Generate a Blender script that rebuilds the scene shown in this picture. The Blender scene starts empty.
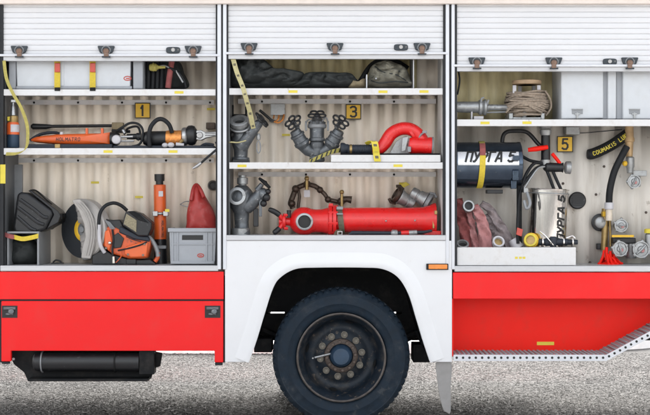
import bpy, bmesh, math, random
import numpy as np
from mathutils import Vector, Matrix, noise as mnoise
random.seed(7)
R = math.radians
SC = bpy.context.scene
COL = SC.collection

# ------------------------------------------------------------------ camera
D0, HC, S0 = 10.0, 1.65, 0.0075          # viewing distance, eye height, metres per photo pixel on the truck's side
cam_d = bpy.data.cameras.new('camera'); cam = bpy.data.objects.new('camera', cam_d); COL.objects.link(cam)
cam.location = (0, -D0, HC); cam.rotation_euler = (R(90), 0, 0)
cam_d.sensor_width = 36.0; cam_d.lens = 36.0 * D0 / (650 * S0)
cam_d.clip_start = 0.1; cam_d.clip_end = 3000
SC.camera = cam

# ------------------------------------------------------------------ sky, sun, exposure
SUN_EL, SUN_AZ = 27.0, 8.0       # low veiled sun behind the truck: the side we see lies in open shade
world = bpy.data.worlds.new('World'); SC.world = world; world.use_nodes = True
wn = world.node_tree; wn.nodes.clear()
wo = wn.nodes.new('ShaderNodeOutputWorld'); wb = wn.nodes.new('ShaderNodeBackground')
sky = wn.nodes.new('ShaderNodeTexSky'); sky.sky_type = 'NISHITA'; sky.sun_disc = False
sky.sun_elevation = R(SUN_EL); sky.sun_rotation = R(SUN_AZ); sky.air_density = 1.0; sky.dust_density = 4.0; sky.ozone_density = 1.0
hs = wn.nodes.new('ShaderNodeHueSaturation'); hs.inputs['Saturation'].default_value = 0.22
wn.links.new(sky.outputs[0], hs.inputs['Color']); wn.links.new(hs.outputs[0], wb.inputs['Color'])
wb.inputs['Strength'].default_value = 0.15
wn.links.new(wb.outputs[0], wo.inputs['Surface'])
sun_d = bpy.data.lights.new('sun', 'SUN'); sun = bpy.data.objects.new('sun', sun_d); COL.objects.link(sun)
sun_d.energy = 0.75; sun_d.angle = R(20); sun_d.color = (1.0, 0.95, 0.88)
sun.rotation_euler = (R(-(90 - SUN_EL)), 0, -R(SUN_AZ)); sun.location = (3, 20, 10)
VS = SC.view_settings
SC.display_settings.display_device = 'sRGB'
VS.view_transform = 'Standard'; VS.look = 'None'; VS.gamma = 1.0; VS.exposure = 2.17
VS.use_curve_mapping = False

# ------------------------------------------------------------------ helpers
def s(d): return S0 * (D0 + d) / D0
def P(px, py, d=0.0): return Vector(((px - 325) * s(d), d, HC + (207 - py) * s(d)))

def mat(name, col, rough=0.5, metal=0.0, var=0.10, scale=14.0, bump=0.0, bscale=160.0, coat=0.0, dirt=None, dscale=6.0, damt=0.35, stretch=None, rvar=0.12, spec=None, chips=None, camt=.7, cscale=34.0, cpos=.66):
    m = bpy.data.materials.new(name); m.use_nodes = True
    nt = m.node_tree; N = nt.nodes; L = nt.links
    b = N['Principled BSDF']
    tc = N.new('ShaderNodeTexCoord'); mp = N.new('ShaderNodeMapping'); L.new(tc.outputs['Object'], mp.inputs['Vector'])
    if stretch: mp.inputs['Scale'].default_value = stretch
    n1 = N.new('ShaderNodeTexNoise'); n1.inputs['Scale'].default_value = scale; n1.inputs['Detail'].default_value = 6
    L.new(mp.outputs[0], n1.inputs['Vector'])
    r1 = N.new('ShaderNodeValToRGB')
    r1.color_ramp.elements[0].position = 0.3; r1.color_ramp.elements[1].position = 0.7
    r1.color_ramp.elements[0].color = tuple(c * (1 - var) for c in col) + (1,)
    r1.color_ramp.elements[1].color = tuple(min(1, c * (1 + var)) for c in col) + (1,)
    L.new(n1.outputs['Fac'], r1.inputs['Fac'])
    out = r1.outputs['Color']
    if dirt:
        n2 = N.new('ShaderNodeTexNoise'); n2.inputs['Scale'].default_value = dscale; n2.inputs['Detail'].default_value = 9; n2.inputs['Roughness'].default_value = 0.7
        L.new(mp.outputs[0], n2.inputs['Vector'])
        r2 = N.new('ShaderNodeValToRGB'); r2.color_ramp.elements[0].position = 0.50; r2.color_ramp.elements[1].position = 0.72
        r2.color_ramp.elements[0].color = (0, 0, 0, 1); r2.color_ramp.elements[1].color = (damt,) * 3 + (1,)
        L.new(n2.outputs['Fac'], r2.inputs['Fac'])
        mx = N.new('ShaderNodeMix'); mx.data_type = 'RGBA'
        L.new(r2.outputs['Color'], mx.inputs['Factor']); L.new(out, mx.inputs['A']); mx.inputs['B'].default_value = tuple(dirt) + (1,)
        out = mx.outputs['Result']
    if chips:
        n4 = N.new('ShaderNodeTexNoise'); n4.inputs['Scale'].default_value = cscale; n4.inputs['Detail'].default_value = 8; n4.inputs['Roughness'].default_value = .65
        L.new(tc.outputs['Object'], n4.inputs['Vector'])
        r4 = N.new('ShaderNodeValToRGB'); r4.color_ramp.elements[0].position = cpos; r4.color_ramp.elements[1].position = cpos+.035
        r4.color_ramp.elements[0].color = (0, 0, 0, 1); r4.color_ramp.elements[1].color = (camt,) * 3 + (1,)
        L.new(n4.outputs['Fac'], r4.inputs['Fac'])
        m4 = N.new('ShaderNodeMix'); m4.data_type = 'RGBA'
        L.new(r4.outputs['Color'], m4.inputs['Factor']); L.new(out, m4.inputs['A']); m4.inputs['B'].default_value = tuple(chips) + (1,)
        out = m4.outputs['Result']
    L.new(out, b.inputs['Base Color'])
    mr = N.new('ShaderNodeMapRange'); mr.inputs['To Min'].default_value = max(0.02, rough - rvar); mr.inputs['To Max'].default_value = min(1, rough + rvar)
    L.new(n1.outputs['Fac'], mr.inputs['Value']); L.new(mr.outputs[0], b.inputs['Roughness'])
    b.inputs['Metallic'].default_value = metal
    if spec is not None: b.inputs['Specular IOR Level'].default_value = spec
    b.inputs['Coat Weight'].default_value = coat; b.inputs['Coat Roughness'].default_value = 0.08
    if bump:
        n3 = N.new('ShaderNodeTexNoise'); n3.inputs['Scale'].default_value = bscale; n3.inputs['Detail'].default_value = 5
        L.new(mp.outputs[0], n3.inputs['Vector'])
        bp = N.new('ShaderNodeBump'); bp.inputs['Strength'].default_value = bump; bp.inputs['Distance'].default_value = 0.004
        L.new(n3.outputs['Fac'], bp.inputs['Height']); L.new(bp.outputs[0], b.inputs['Normal'])
    return m

M = {}
M['white'] = mat('white_paint', (.64, .64, .645), .32, var=.02, scale=3, coat=.3, dirt=(.55, .53, .5), dscale=9, damt=.12, chips=(.42,.40,.37), cscale=18, camt=.3, cpos=.70)
M['slat'] = mat('white_slat', (.59, .59, .60), .40, var=.02, scale=4, dirt=(.6, .58, .55), dscale=5, damt=.15, chips=(.42,.41,.39), cscale=30, camt=.25, cpos=.68)
M['alu'] = mat('brushed_aluminium', (0.465, 0.465, 0.4725), .45, .55, var=.06, scale=30, stretch=(.3, 6, 6))
M['rail'] = mat('pale_rail', (0.5616, 0.5694, 0.5928), .38, .15, var=.04, scale=8)
M['dark_gap'] = mat('black_rubber_seal', (0.01, 0.011, 0.013), .7)
M['cream'] = mat('cream_gutter', (0.627, 0.551, 0.494), .5, var=.05)
M['red'] = mat('red_paint', (.72, .008, .009), .34, var=.02, scale=3, coat=.0, spec=.28, dirt=(.6, .06, .05), dscale=5, damt=.2, chips=(.60,.30,.28), cscale=16, camt=.5, cpos=.725)
M['redorange'] = mat('orange_red_paint', (0.7622, 0.0105, 0.003), .45, var=.03, scale=3, coat=.0, spec=.2, dirt=(.45, .05, .03), dscale=7, damt=.25, chips=(.55,.16,.12), cscale=16, camt=.4, cpos=.72)
M['wall'] = mat('beige_wall_sheet', (.93, .83, .70), .38, .0, var=.03, scale=5, dirt=(.55, .46, .37), dscale=3, damt=.35, stretch=(2, 2, .5), chips=(.42,.34,.26), cscale=9, camt=.35, cpos=.66)
M['wall_right'] = mat('grey_beige_board', (.72, .675, .61), .5, .0, var=.04, scale=6, dirt=(.40, .34, .27), dscale=5, damt=.45, stretch=(2.5, 2.5, .35), chips=(.26,.20,.15), cscale=10, camt=.5, cpos=.64)
M['side_wall'] = mat('grey_side_wall', (.68, .67, .65), .5, .0, var=.05, dirt=(.4, .38, .35), dscale=6, damt=.3)
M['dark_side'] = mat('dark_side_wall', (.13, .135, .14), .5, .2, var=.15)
M['yellow_wall'] = mat('yellowed_sheet', (.80, .70, .42), .5, var=.10, scale=8, stretch=(3, 3, .5), dirt=(.5, .38, .1), damt=.35)
M['shelf'] = mat('white_shelf_edge', (0.5928, 0.5852, 0.5776), .45, .0, var=.04, dirt=(.4, .36, .32), dscale=14, damt=.45, chips=(.30,.26,.22), cscale=24, camt=.6, cpos=.66)
M['floor'] = mat('grey_floor_sheet', (0.44, 0.44, 0.44), .42, .2, var=.08, dirt=(.16, .14, .12), dscale=10, damt=.6, chips=(.10,.09,.08), cscale=18, camt=.7, cpos=.60)
M['black'] = mat('black_plastic', (0.00756, 0.00798, 0.00924), .42, var=.2, bump=.15, chips=(.09,.09,.09), cscale=28, camt=.6, cpos=.64)
M['matte_black'] = mat('matte_black_steel', (0.006, 0.0065, 0.0075), .65, var=.3, dirt=(.07, .06, .05), damt=.35, spec=.2)
M['rubber'] = mat('black_rubber', (0.0099, 0.0108, 0.0126), .6, var=.2, bump=.2, spec=.3)
M['tyre'] = mat('tyre_rubber', (.0055, .0125, .0215), .62, var=.22, scale=18, bump=.25, bscale=90, dirt=(.045, .05, .056), dscale=7, damt=.4, chips=(.045,.048,.05), cscale=14, camt=.45, cpos=.62, spec=.22)
M['rim'] = mat('dark_rim_steel', (.006, .0115, .019), .5, .2, var=.25, dirt=(.09, .075, .06), dscale=9, damt=.5, chips=(.12,.095,.075), cscale=24, camt=.7, cpos=.60, spec=.35)
M['rim_edge'] = mat('worn_rim_edge', (0.09262, 0.08041, 0.07313), .45, .6, var=.3, scale=20)
M['rust'] = mat('rusty_steel', (0.0735, 0.0539, 0.04312), .6, .3, var=.35, scale=45, bump=.3)
M['nut'] = mat('worn_steel_nut', (0.1403, 0.1275, 0.1051), .42, .5, var=.3, scale=60)
M['hub'] = mat('blue_black_hub', (0.0175, 0.04, 0.07225), .5, .1, var=.2)
M['latch'] = mat('blue_black_latch', (0.01, 0.0175, 0.025), .35, var=.2, chips=(.22,.2,.18), cscale=40, camt=.7, cpos=.62)
M['copper'] = mat('worn_copper_knob', (0.1785, 0.1148, 0.085), .42, .6, var=.25, scale=40)
M['silver'] = mat('silver_metal', (0.3844, 0.3844, 0.3844), .3, .9, var=.08, scale=40)
M['gunmetal'] = mat('gunmetal_casting', (0.124, 0.1333, 0.1426), .45, .65, var=.25, scale=30, bump=.25, bscale=120, dirt=(.07, .065, .06), dscale=16, damt=.5, chips=(.42,.42,.41), cscale=30, camt=.7, cpos=.60)
M['castalu'] = mat('cast_aluminium', (0.345, 0.3525, 0.3525), .42, .7, var=.15, scale=30, bump=.2, dirt=(.16, .14, .12), dscale=18, damt=.5, chips=(.13,.12,.11), cscale=26, camt=.7, cpos=.60)
M['chrome'] = mat('polished_steel', (.74, .71, .68), .10, 1.0, var=.05, scale=6, rvar=.05, bump=.5, bscale=7, stretch=(3, 3, .25), dirt=(.30, .22, .16), dscale=6, damt=.5)  # dirt tint also paints in the dark bands reflected by the steel
M['drum'] = mat('blue_black_drum', (.065, .085, .115), .14, .9, var=.15, rvar=.05, chips=(.20,.20,.21), cscale=20, camt=.5, cpos=.66)
M['band'] = mat('painted_reflection_band', (0.574, 0.574, 0.5822), .24, .6, var=.05)  # bright reflection on the polished drum, painted as a lighter strip
M['orange'] = mat('orange_enamel', (0.648, 0.1035, 0.0162), .36, var=.05, coat=.2, dirt=(.3, .08, .03), dscale=14, damt=.3, chips=(.25,.14,.09), cscale=30, camt=.6, cpos=.66)
M['orange_saw'] = mat('saw_orange', (0.6072, 0.092, 0.0184), .40, var=.06, dirt=(.10, .05, .03), dscale=22, damt=.6, chips=(.06,.05,.045), cscale=30, camt=.8, cpos=.60)
M['copper_orange'] = mat('copper_band', (.62, .24, .06), .32, .5, var=.25, scale=60)
M['yellow'] = mat('yellow_webbing', (0.558, 0.414, 0.0315), .7, var=.12, scale=60, bump=.3, bscale=400)
M['olive'] = mat('olive_webbing', (0.357, 0.306, 0.0765), .75, var=.18, scale=50, bump=.3, bscale=400)
M['khaki'] = mat('pale_khaki_tape', (0.408, 0.3655, 0.187), .75, var=.15, scale=60, bump=.2)
M['darkstrap'] = mat('olive_dark_webbing', (0.112, 0.098, 0.063), .75, var=.25, scale=60)
M['yellow_sign'] = mat('sign_yellow', (.74, .44, .02), .45, var=.04, dirt=(.45, .3, .06), dscale=15, damt=.3)
M['sticker'] = mat('yellow_sticker', (0.612, 0.493, 0.0425), .5, var=.08)
M['ink'] = mat('black_ink', (0.0072, 0.0072, 0.0072), .5)
M['crate'] = mat('grey_crate_plastic', (0.2904, 0.3036, 0.3234), .45, var=.04, dirt=(.28, .28, .28), dscale=12, damt=.35, chips=(.25,.25,.25), cscale=22, camt=.4, cpos=.64)
M['crate_pale'] = mat('pale_case_plastic', (0.5022, 0.5201, 0.5381), .42, var=.03, dirt=(.4, .39, .37), dscale=8, damt=.3)
M['red_plastic'] = mat('red_plastic', (0.3187, 0.02231, 0.01912), .42, var=.12, dirt=(.34, .16, .15), dscale=9, damt=.4, chips=(.42,.26,.24), cscale=18, camt=.3, cpos=.64)
M['red_pipe'] = mat('red_gloss_pipe', (.66, .010, .010), .30, var=.05, coat=.15, dirt=(.35, .04, .035), dscale=18, damt=.35, chips=(.42,.26,.24), cscale=26, camt=.55, cpos=.67)
M['buckle_red'] = mat('red_buckle', (.45, .06, .04), .45)
M['tarp'] = mat('dark_tarp', (0.01984, 0.02294, 0.02232), .75, var=.35, scale=12, bump=1.0, bscale=22)
M['sack'] = mat('grey_green_canvas', (.19, .18, .14), .85, var=.28, scale=12, bump=.8, bscale=40, dirt=(.08, .075, .06), dscale=10, damt=.6)
M['brownbag'] = mat('tan_canvas', (.25, .20, .12), .85, var=.25, scale=15, bump=.5, bscale=60)
M['bronze'] = mat('dark_bronze', (0.068, 0.048, 0.036), .45, .6, var=.35, scale=40, bump=.3)
M['brass'] = mat('dull_brass', (0.336, 0.232, 0.096), .40, .75, var=.2, scale=30)
M['tan_brass'] = mat('tan_brass_pipe', (.50, .34, .18), .45, .4, var=.15, scale=20)
M['rope'] = mat('grey_brown_rope', (.27, .215, .165), .9, var=.3, scale=60, bump=.5, bscale=250)
M['wood'] = mat('pale_wood', (0.442, 0.306, 0.187), .6, var=.2, scale=10, stretch=(1, 1, 6))
M['hose_pink'] = mat('faded_pink_hose', (0.425, 0.1913, 0.187), .9, var=.22, scale=22, bump=1.0, bscale=45, dirt=(.33, .2, .19), dscale=14, damt=.5)
M['hose_red'] = mat('dull_red_hose', (0.27, 0.075, 0.07125), .9, var=.22, scale=22, bump=1.0, bscale=45)
M['hose_grey'] = mat('grey_mauve_hose', (0.24, 0.2, 0.2), .9, var=.22, scale=22, bump=1.0, bscale=45)
M['bluehose'] = mat('navy_hose', (0.0125, 0.0175, 0.0275), .6, var=.25, scale=40, bump=.4)
M['concrete'] = mat('pale_concrete', (.82, .81, .79), .85, var=.08, scale=6)
M['amber'] = mat('amber_lens', (0.68, 0.204, 0.017), .25, var=.1, coat=.4)
M['guard'] = mat('pale_grey_guard', (0.3384, 0.3168, 0.2952), .45, .2, var=.08, dirt=(.25, .22, .2), dscale=20, damt=.4)
M['blade'] = mat('dark_abrasive_disc', (0.015, 0.0175, 0.021), .7, var=.25, scale=60, bump=.3)
M['filter'] = mat('tan_filter_mesh', (.22, .19, .12), .7, var=.3, scale=120)
M['label_white'] = mat('white_label', (0.4752, 0.4608, 0.4752), .5, var=.1)
M['purple'] = mat('purple_print', (.22, .12, .3), .5)
M['grey_mid'] = mat('mid_grey_paint', (0.225, 0.2325, 0.24), .45, .2, var=.1)
M['clear'] = mat('frosted_tube', (.60, .52, .42), .25, var=.1)
M['flap'] = mat('grey_mudflap', (0.248, 0.2387, 0.2294), .6, var=.12, dirt=(.18, .17, .16), damt=.5)

INSIDE = False      # True while the lockers are filled: nothing may poke through their backs
class MB:
    def __init__(self): self.v = []; self.f = []
    def add(self, vs, fs):
        o = len(self.v); self.v += [Vector(p) for p in vs]; self.f += [tuple(i + o for i in f) for f in fs]; return self
    def box(self, x0, x1, y0, y1, z0, z1):
        return self.add([(x0,y0,z0),(x1,y0,z0),(x1,y1,z0),(x0,y1,z0),(x0,y0,z1),(x1,y0,z1),(x1,y1,z1),(x0,y1,z1)],
                        [(0,1,5,4),(1,2,6,5),(2,3,7,6),(3,0,4,7),(0,3,2,1),(4,5,6,7)])
    def pbox(self, px0, py0, px1, py1, d0, d1):
        a = P(px0, py1, d0); b = P(px1, py0, d0)
        return self.box(a.x, b.x, d0, d1, a.z, b.z)
    def prism(self, pts, d0, d1, y0=None):
        q = [P(x, y, d0 if y0 is None else y0) for x, y in pts]; n = len(q)
        vs = [(p.x, d0, p.z) for p in q] + [(p.x, d1, p.z) for p in q]
        fs = [tuple(range(n)), tuple(range(2*n-1, n-1, -1))] + [(i, i+n, (i+1) % n + n, (i+1) % n) for i in range(n)]
        return self.add(vs, fs)
    def tube(self, pts, r, seg=12, closed=False, caps=True):
        pts = [Vector(p) for p in pts]; n = len(pts)
        rr = r if isinstance(r, (list, tuple)) else [r] * n
        T = []
        for i in range(n):
            a = pts[(i-1) % n] if (closed or i > 0) else pts[i]
            b = pts[(i+1) % n] if (closed or i < n-1) else pts[i]
            t = (b - a); T.append(t.normalized() if t.length > 1e-9 else Vector((0,0,1)))
        up = Vector((0, 0, 1)) if abs(T[0].z) < .9 else Vector((0, 1, 0))
        u = T[0].cross(up).normalized(); vs = []
        for i in range(n):
            u = (u - T[i] * u.dot(T[i])).normalized(); w = T[i].cross(u)
            for k in range(seg):
                a = 2*math.pi*k/seg
                vs.append(pts[i] + (u*math.cos(a) + w*math.sin(a)) * rr[i])
        fs = []
        for i in range(n if closed else n-1):
            j = (i+1) % n
            for k in range(seg):
                l = (k+1) % seg
                fs.append((i*seg+k, i*seg+l, j*seg+l, j*seg+k))
        if caps and not closed:
            fs.append(tuple(range(seg))[::-1]); fs.append(tuple((n-1)*seg+k for k in range(seg)))
        return self.add(vs, fs)
    def cyl(self, a, b, r0, r1=None, seg=24): return self.tube([a, b], [r0, r0 if r1 is None else r1], seg)
    def lathe(self, o, ax, prof, seg=40, rf=None, a0=0, a1=2*math.pi, caps=True):
        o = Vector(o); ax = Vector(ax).normalized()
        up = Vector((0, 0, 1)) if abs(ax.z) < .9 else Vector((1, 0, 0))
        u = ax.cross(up).normalized(); w = ax.cross(u); vs = []; fs = []
        full = abs(a1 - a0 - 2*math.pi) < 1e-6; ns = seg if full else seg + 1
        for j, (t, r) in enumerate(prof):
            for k in range(ns):
                a = a0 + (a1 - a0)*k/seg
                q = rf(j, k, r) if rf else r
                vs.append(o + ax*t + (u*math.cos(a) + w*math.sin(a))*q)
        for j in range(len(prof)-1):
            for k in range(seg):
                l = (k+1) % ns
                fs.append((j*ns+k, j*ns+l, (j+1)*ns+l, (j+1)*ns+k))
        if caps and full:
            if prof[0][1] > 1e-5: fs.append(tuple(range(ns))[::-1])
            if prof[-1][1] > 1e-5: fs.append(tuple((len(prof)-1)*ns+k for k in range(ns)))
        return self.add(vs, fs)
    def ring(self, c, ax, R_, r, seg=32, rs=10):
        ax = Vector(ax).normalized(); up = Vector((0,0,1)) if abs(ax.z) < .9 else Vector((1,0,0))
        u = ax.cross(up).normalized(); w = ax.cross(u); c = Vector(c)
        return self.tube([c + (u*math.cos(2*math.pi*k/seg) + w*math.sin(2*math.pi*k/seg))*R_ for k in range(seg)], r, rs, closed=True)
    def ball(self, c, r, sc=(1,1,1), seg=20):
        c = Vector(c); vs = []; fs = []; n = seg//2
        for i in range(n+1):
            th = math.pi*i/n
            for k in range(seg):
                a = 2*math.pi*k/seg
                vs.append((c.x + r*sc[0]*math.sin(th)*math.cos(a), c.y + r*sc[1]*math.sin(th)*math.sin(a), c.z + r*sc[2]*math.cos(th)))
        for i in range(n):
            for k in range(seg):
                l = (k+1) % seg; fs.append((i*seg+k, i*seg+l, (i+1)*seg+l, (i+1)*seg+k))
        return self.add(vs, fs)
    def ribbon(self, pts, wv, th=0.003):
        """flat strap along pts; wv = width vector (one, or one per point)"""
        pts = [Vector(p) for p in pts]; n = len(pts); W = wv if isinstance(wv, list) else [Vector(wv)]*n; vs = []
        for i in range(n):
            t = (pts[min(i+1, n-1)] - pts[max(i-1, 0)]).normalized(); w = Vector(W[i]); nn = t.cross(w)
            nn = nn.normalized() * th/2 if nn.length > 1e-9 else Vector((0, th/2, 0))
            vs += [pts[i]-w/2-nn, pts[i]+w/2-nn, pts[i]+w/2+nn, pts[i]-w/2+nn]
        fs = [(0,1,2,3), tuple(4*(n-1)+k for k in (3,2,1,0))]
        for i in range(n-1):
            for k in range(4):
                l = (k+1) % 4; fs.append((4*i+k, 4*i+l, 4*i+4+l, 4*i+4+k))
        return self.add(vs, fs)
    def pillow(self, outline, d, thick, rings=7, nz=0.0, nscale=14.0, power=.5, n=48, smooth=True, folds=0.0):
        """soft body whose silhouette is the outline; bulges thick/2 both ways about depth d"""
        o = spline([(x, y) for x, y in outline], n, True) if smooth else outline
        cx = sum(p[0] for p in o)/len(o); cy = sum(p[1] for p in o)/len(o); N = len(o)
        vs = []; fs = []
        for side in (-1, 1):
            for i in range(rings+1):
                t = 1 - i/rings
                h = (max(0, 1 - t*t))**power * thick/2
                for x, y in o:
                    p = P(cx+(x-cx)*t, cy+(y-cy)*t, d); dd = d + side*h
                    if nz: dd += mnoise.noise(p*nscale)*nz*(1 if i else 0) - abs(mnoise.noise(p*nscale*2.3))*nz*.6*(1 if i else 0)
                    if folds and i:
                        q_ = Vector((p.x*7+p.z*5, 3.1*side, p.z*13-p.x*4)); dd += side*(-folds*(1-abs(mnoise.noise(q_))*2.2)**3 + folds*.5*mnoise.noise(q_*2.7))*min(1, (1-t)*4)
                    vs.append((p.x, dd, p.z))
        for sd in (0, 1):
            o0 = sd*(rings+1)*N
            for i in range(rings):
                for k in range(N):
                    l = (k+1) % N; fs.append((o0+i*N+k, o0+i*N+l, o0+(i+1)*N+l, o0+(i+1)*N+k))
        return self.add(vs, fs)
    def build(self, name, m, parent=None, bevel=0.0, smooth=True, ang=38, seg=2):
        if INSIDE: self.v = [Vector((p.x, min(p.y, BD-.006-.02*(p.y > BD-.006)*(1-math.exp(-(p.y-BD)*3))), p.z)) for p in self.v]
        me = bpy.data.meshes.new(name)
        xs = [p.x for p in self.v]; ys = [p.y for p in self.v]; zs = [p.z for p in self.v]
        c = Vector(((min(xs)+max(xs))/2, (min(ys)+max(ys))/2, (min(zs)+max(zs))/2))
        me.from_pydata([p - c for p in self.v], [], self.f); me.update()
        bm = bmesh.new(); bm.from_mesh(me); bmesh.ops.remove_doubles(bm, verts=bm.verts, dist=1e-6)
        bmesh.ops.recalc_face_normals(bm, faces=bm.faces); bm.to_mesh(me); bm.free()
        if smooth:
            me.shade_smooth(); me.set_sharp_from_angle(angle=R(ang))
        me.materials.append(M[m] if isinstance(m, str) else m)
        o = bpy.data.objects.new(name, me); COL.objects.link(o)
        o['wl'] = tuple(c)
        if parent is None: o.location = c
        else:
            o.parent = parent; o.location = c - Vector(parent['wl'])
        if bevel:
            b = o.modifiers.new('bevel', 'BEVEL'); b.width = bevel; b.segments = seg; b.limit_method = 'ANGLE'; b.angle_limit = R(40)
        return o

def spline(pts, n=40, closed=False):
    """Catmull-Rom through points (any dimension)"""
    pts = [tuple(p) for p in pts]; m = len(pts); out = []
    segs = m if closed else m-1; per = max(2, n//segs)
    for i in range(segs):
        g = (lambda k: pts[k % m]) if closed else (lambda k: pts[min(max(k, 0), m-1)])
        p0, p1, p2, p3 = g(i-1), g(i), g(i+1), g(i+2)
        for k in range(per):
            t = k/per
            out.append(tuple(.5*((2*b)+(-a+c)*t+(2*a-5*b+4*c-e)*t*t+(-a+3*b-3*c+e)*t**3) for a, b, c, e in zip(p0, p1, p2, p3)))
    if not closed: out.append(pts[-1])
    return out
def sp(pts, n=40): return [Vector(p) for p in spline([tuple(P(*q)) for q in pts], n)]

def thing(name, label, cat, base, group=None):
    o = bpy.data.objects.new(name, None); COL.objects.link(o); o.location = base; o['wl'] = tuple(Vector(base))
    o.empty_display_size = .1; o['label'] = label; o['category'] = cat
    if group: o['group'] = group
    return o
def tag(o, label, cat, group=None):
    o['label'] = label; o['category'] = cat
    if group: o['group'] = group
    return o

GL = {'I': [[(.5,0),(.5,1)]], '1': [[(.2,.72),(.58,1),(.58,0)]], '3': [[(.05,.9),(.3,1),(.7,1),(.92,.85),(.92,.66),(.7,.53),(.4,.52)],[(.7,.53),(.95,.38),(.95,.16),(.7,0),(.3,0),(.05,.1)]],
      '5': [[(.9,1),(.2,1),(.12,.54),(.4,.62),(.7,.6),(.92,.42),(.92,.2),(.7,0),(.3,0),(.06,.1)]],
      'П': [[(.08,0),(.08,1),(.92,1),(.92,0)]], 'У': [[(.05,1),(.5,.42)],[(.95,1),(.45,.12),(.3,0),(.1,0)]],
      'Р': [[(.1,0),(.1,1),(.7,1),(.92,.85),(.92,.62),(.7,.46),(.1,.46)]], 'Г': [[(.1,0),(.1,1),(.92,1)]],
      'А': [[(.02,0),(.42,1),(.62,1),(.98,0)],[(.22,.3),(.82,.3)]], 'H': [[(.1,0),(.1,1)],[(.9,0),(.9,1)],[(.1,.5),(.9,.5)]],
      'O': [[(.1,.2),(.1,.8),(.3,1),(.7,1),(.9,.8),(.9,.2),(.7,0),(.3,0),(.1,.2)]], 'L': [[(.1,1),(.1,0),(.9,0)]],
      'M': [[(.05,0),(.05,1),(.5,.4),(.95,1),(.95,0)]], 'A': [[(.02,0),(.5,1),(.98,0)],[(.2,.35),(.8,.35)]], 'T': [[(.5,0),(.5,1)],[(0,1),(1,1)]],
      'R': [[(.1,0),(.1,1),(.7,1),(.9,.8),(.7,.5),(.1,.5)],[(.5,.5),(.92,0)]], 'C': [[(.9,.85),(.65,1),(.3,1),(.1,.75),(.1,.25),(.3,0),(.65,0),(.9,.15)]],
      'U': [[(.1,1),(.1,.2),(.3,0),(.7,0),(.9,.2),(.9,1)]], 'K': [[(.1,0),(.1,1)],[(.9,1),(.15,.5),(.9,0)]], 'S': [[(.9,.9),(.6,1),(.25,1),(.1,.75),(.3,.55),(.7,.45),(.9,.25),(.7,0),(.3,0),(.08,.1)]]}
def letters(mb, text, f, cw, ch, gap, th, slant=0.0):
    """f(u, v, lift) maps flat lettering coordinates in metres on to a surface"""
    u0 = 0; k = 0
    for chh in text:
        if chh == ' ': u0 += cw*.55 + gap; continue
        w = cw*(.6 if chh in '1I' else 1)
        for st in GL[chh]:
            q = [Vector((u0 + x*w + slant*y*ch, y*ch)) for x, y in st]
            for a, b in zip(q[:-1], q[1:]):
                t = (b-a); L = t.length; t.normalize(); nrm = Vector((-t.y, t.x))*th/2; e = t*th*.35
                a2 = a-e; b2 = b+e; m = max(1, int(L/(cw*.35))); lift = .0008 + .00004*(k % 9); k += 1
                for i in range(m):
                    c = a2.lerp(b2, i/m); dd = a2.lerp(b2, (i+1)/m)
                    mb.add([f(*(c-nrm), lift), f(*(dd-nrm), lift), f(*(dd+nrm), lift), f(*(c+nrm), lift)], [(0,1,2,3)])
        u0 += w + gap
    return mb

# ------------------------------------------------------------------ ground
def structure(o): o['kind'] = 'structure'; return o
gm = bpy.data.materials.new('gravelly_asphalt'); gm.use_nodes = True
nt = gm.node_tree; N = nt.nodes; L = nt.links; bs = N['Principled BSDF']; bs.inputs['Roughness'].default_value = .9
tc = N.new('ShaderNodeTexCoord')
vo = N.new('ShaderNodeTexVoronoi'); vo.inputs['Scale'].default_value = 110; L.new(tc.outputs['Object'], vo.inputs['Vector'])
rp = N.new('ShaderNodeValToRGB'); L.new(vo.outputs['Color'], rp.inputs['Fac'])
rp.color_ramp.elements[0].color = (.035,.033,.031,1); rp.color_ramp.elements[0].position = .1
rp.color_ramp.elements[1].color = (.105,.101,.096,1); rp.color_ramp.elements[1].position = .9
nz = N.new('ShaderNodeTexNoise'); nz.inputs['Scale'].default_value = 1.7; nz.inputs['Detail'].default_value = 7; L.new(tc.outputs['Object'], nz.inputs['Vector'])
mr = N.new('ShaderNodeMapRange'); mr.inputs['From Min'].default_value = .35; mr.inputs['From Max'].default_value = .65; mr.inputs['To Min'].default_value = .55; mr.inputs['To Max'].default_value = 1.15; L.new(nz.outputs['Fac'], mr.inputs['Value'])
mu = N.new('ShaderNodeMix'); mu.data_type = 'RGBA'; mu.blend_type = 'MULTIPLY'; mu.inputs['Factor'].default_value = 1
L.new(rp.outputs['Color'], mu.inputs['A']); L.new(mr.outputs[0], mu.inputs['B']); L.new(mu.outputs['Result'], bs.inputs['Base Color'])
bp = N.new('ShaderNodeBump'); bp.inputs['Strength'].default_value = .8; bp.inputs['Distance'].default_value = .008; L.new(vo.outputs['Distance'], bp.inputs['Height']); L.new(bp.outputs[0], bs.inputs['Normal'])
structure(MB().add([(-900,-900,0),(900,-900,0),(900,900,0),(-900,900,0)], [(0,1,2,3)]).build('ground', gm, smooth=False))

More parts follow.
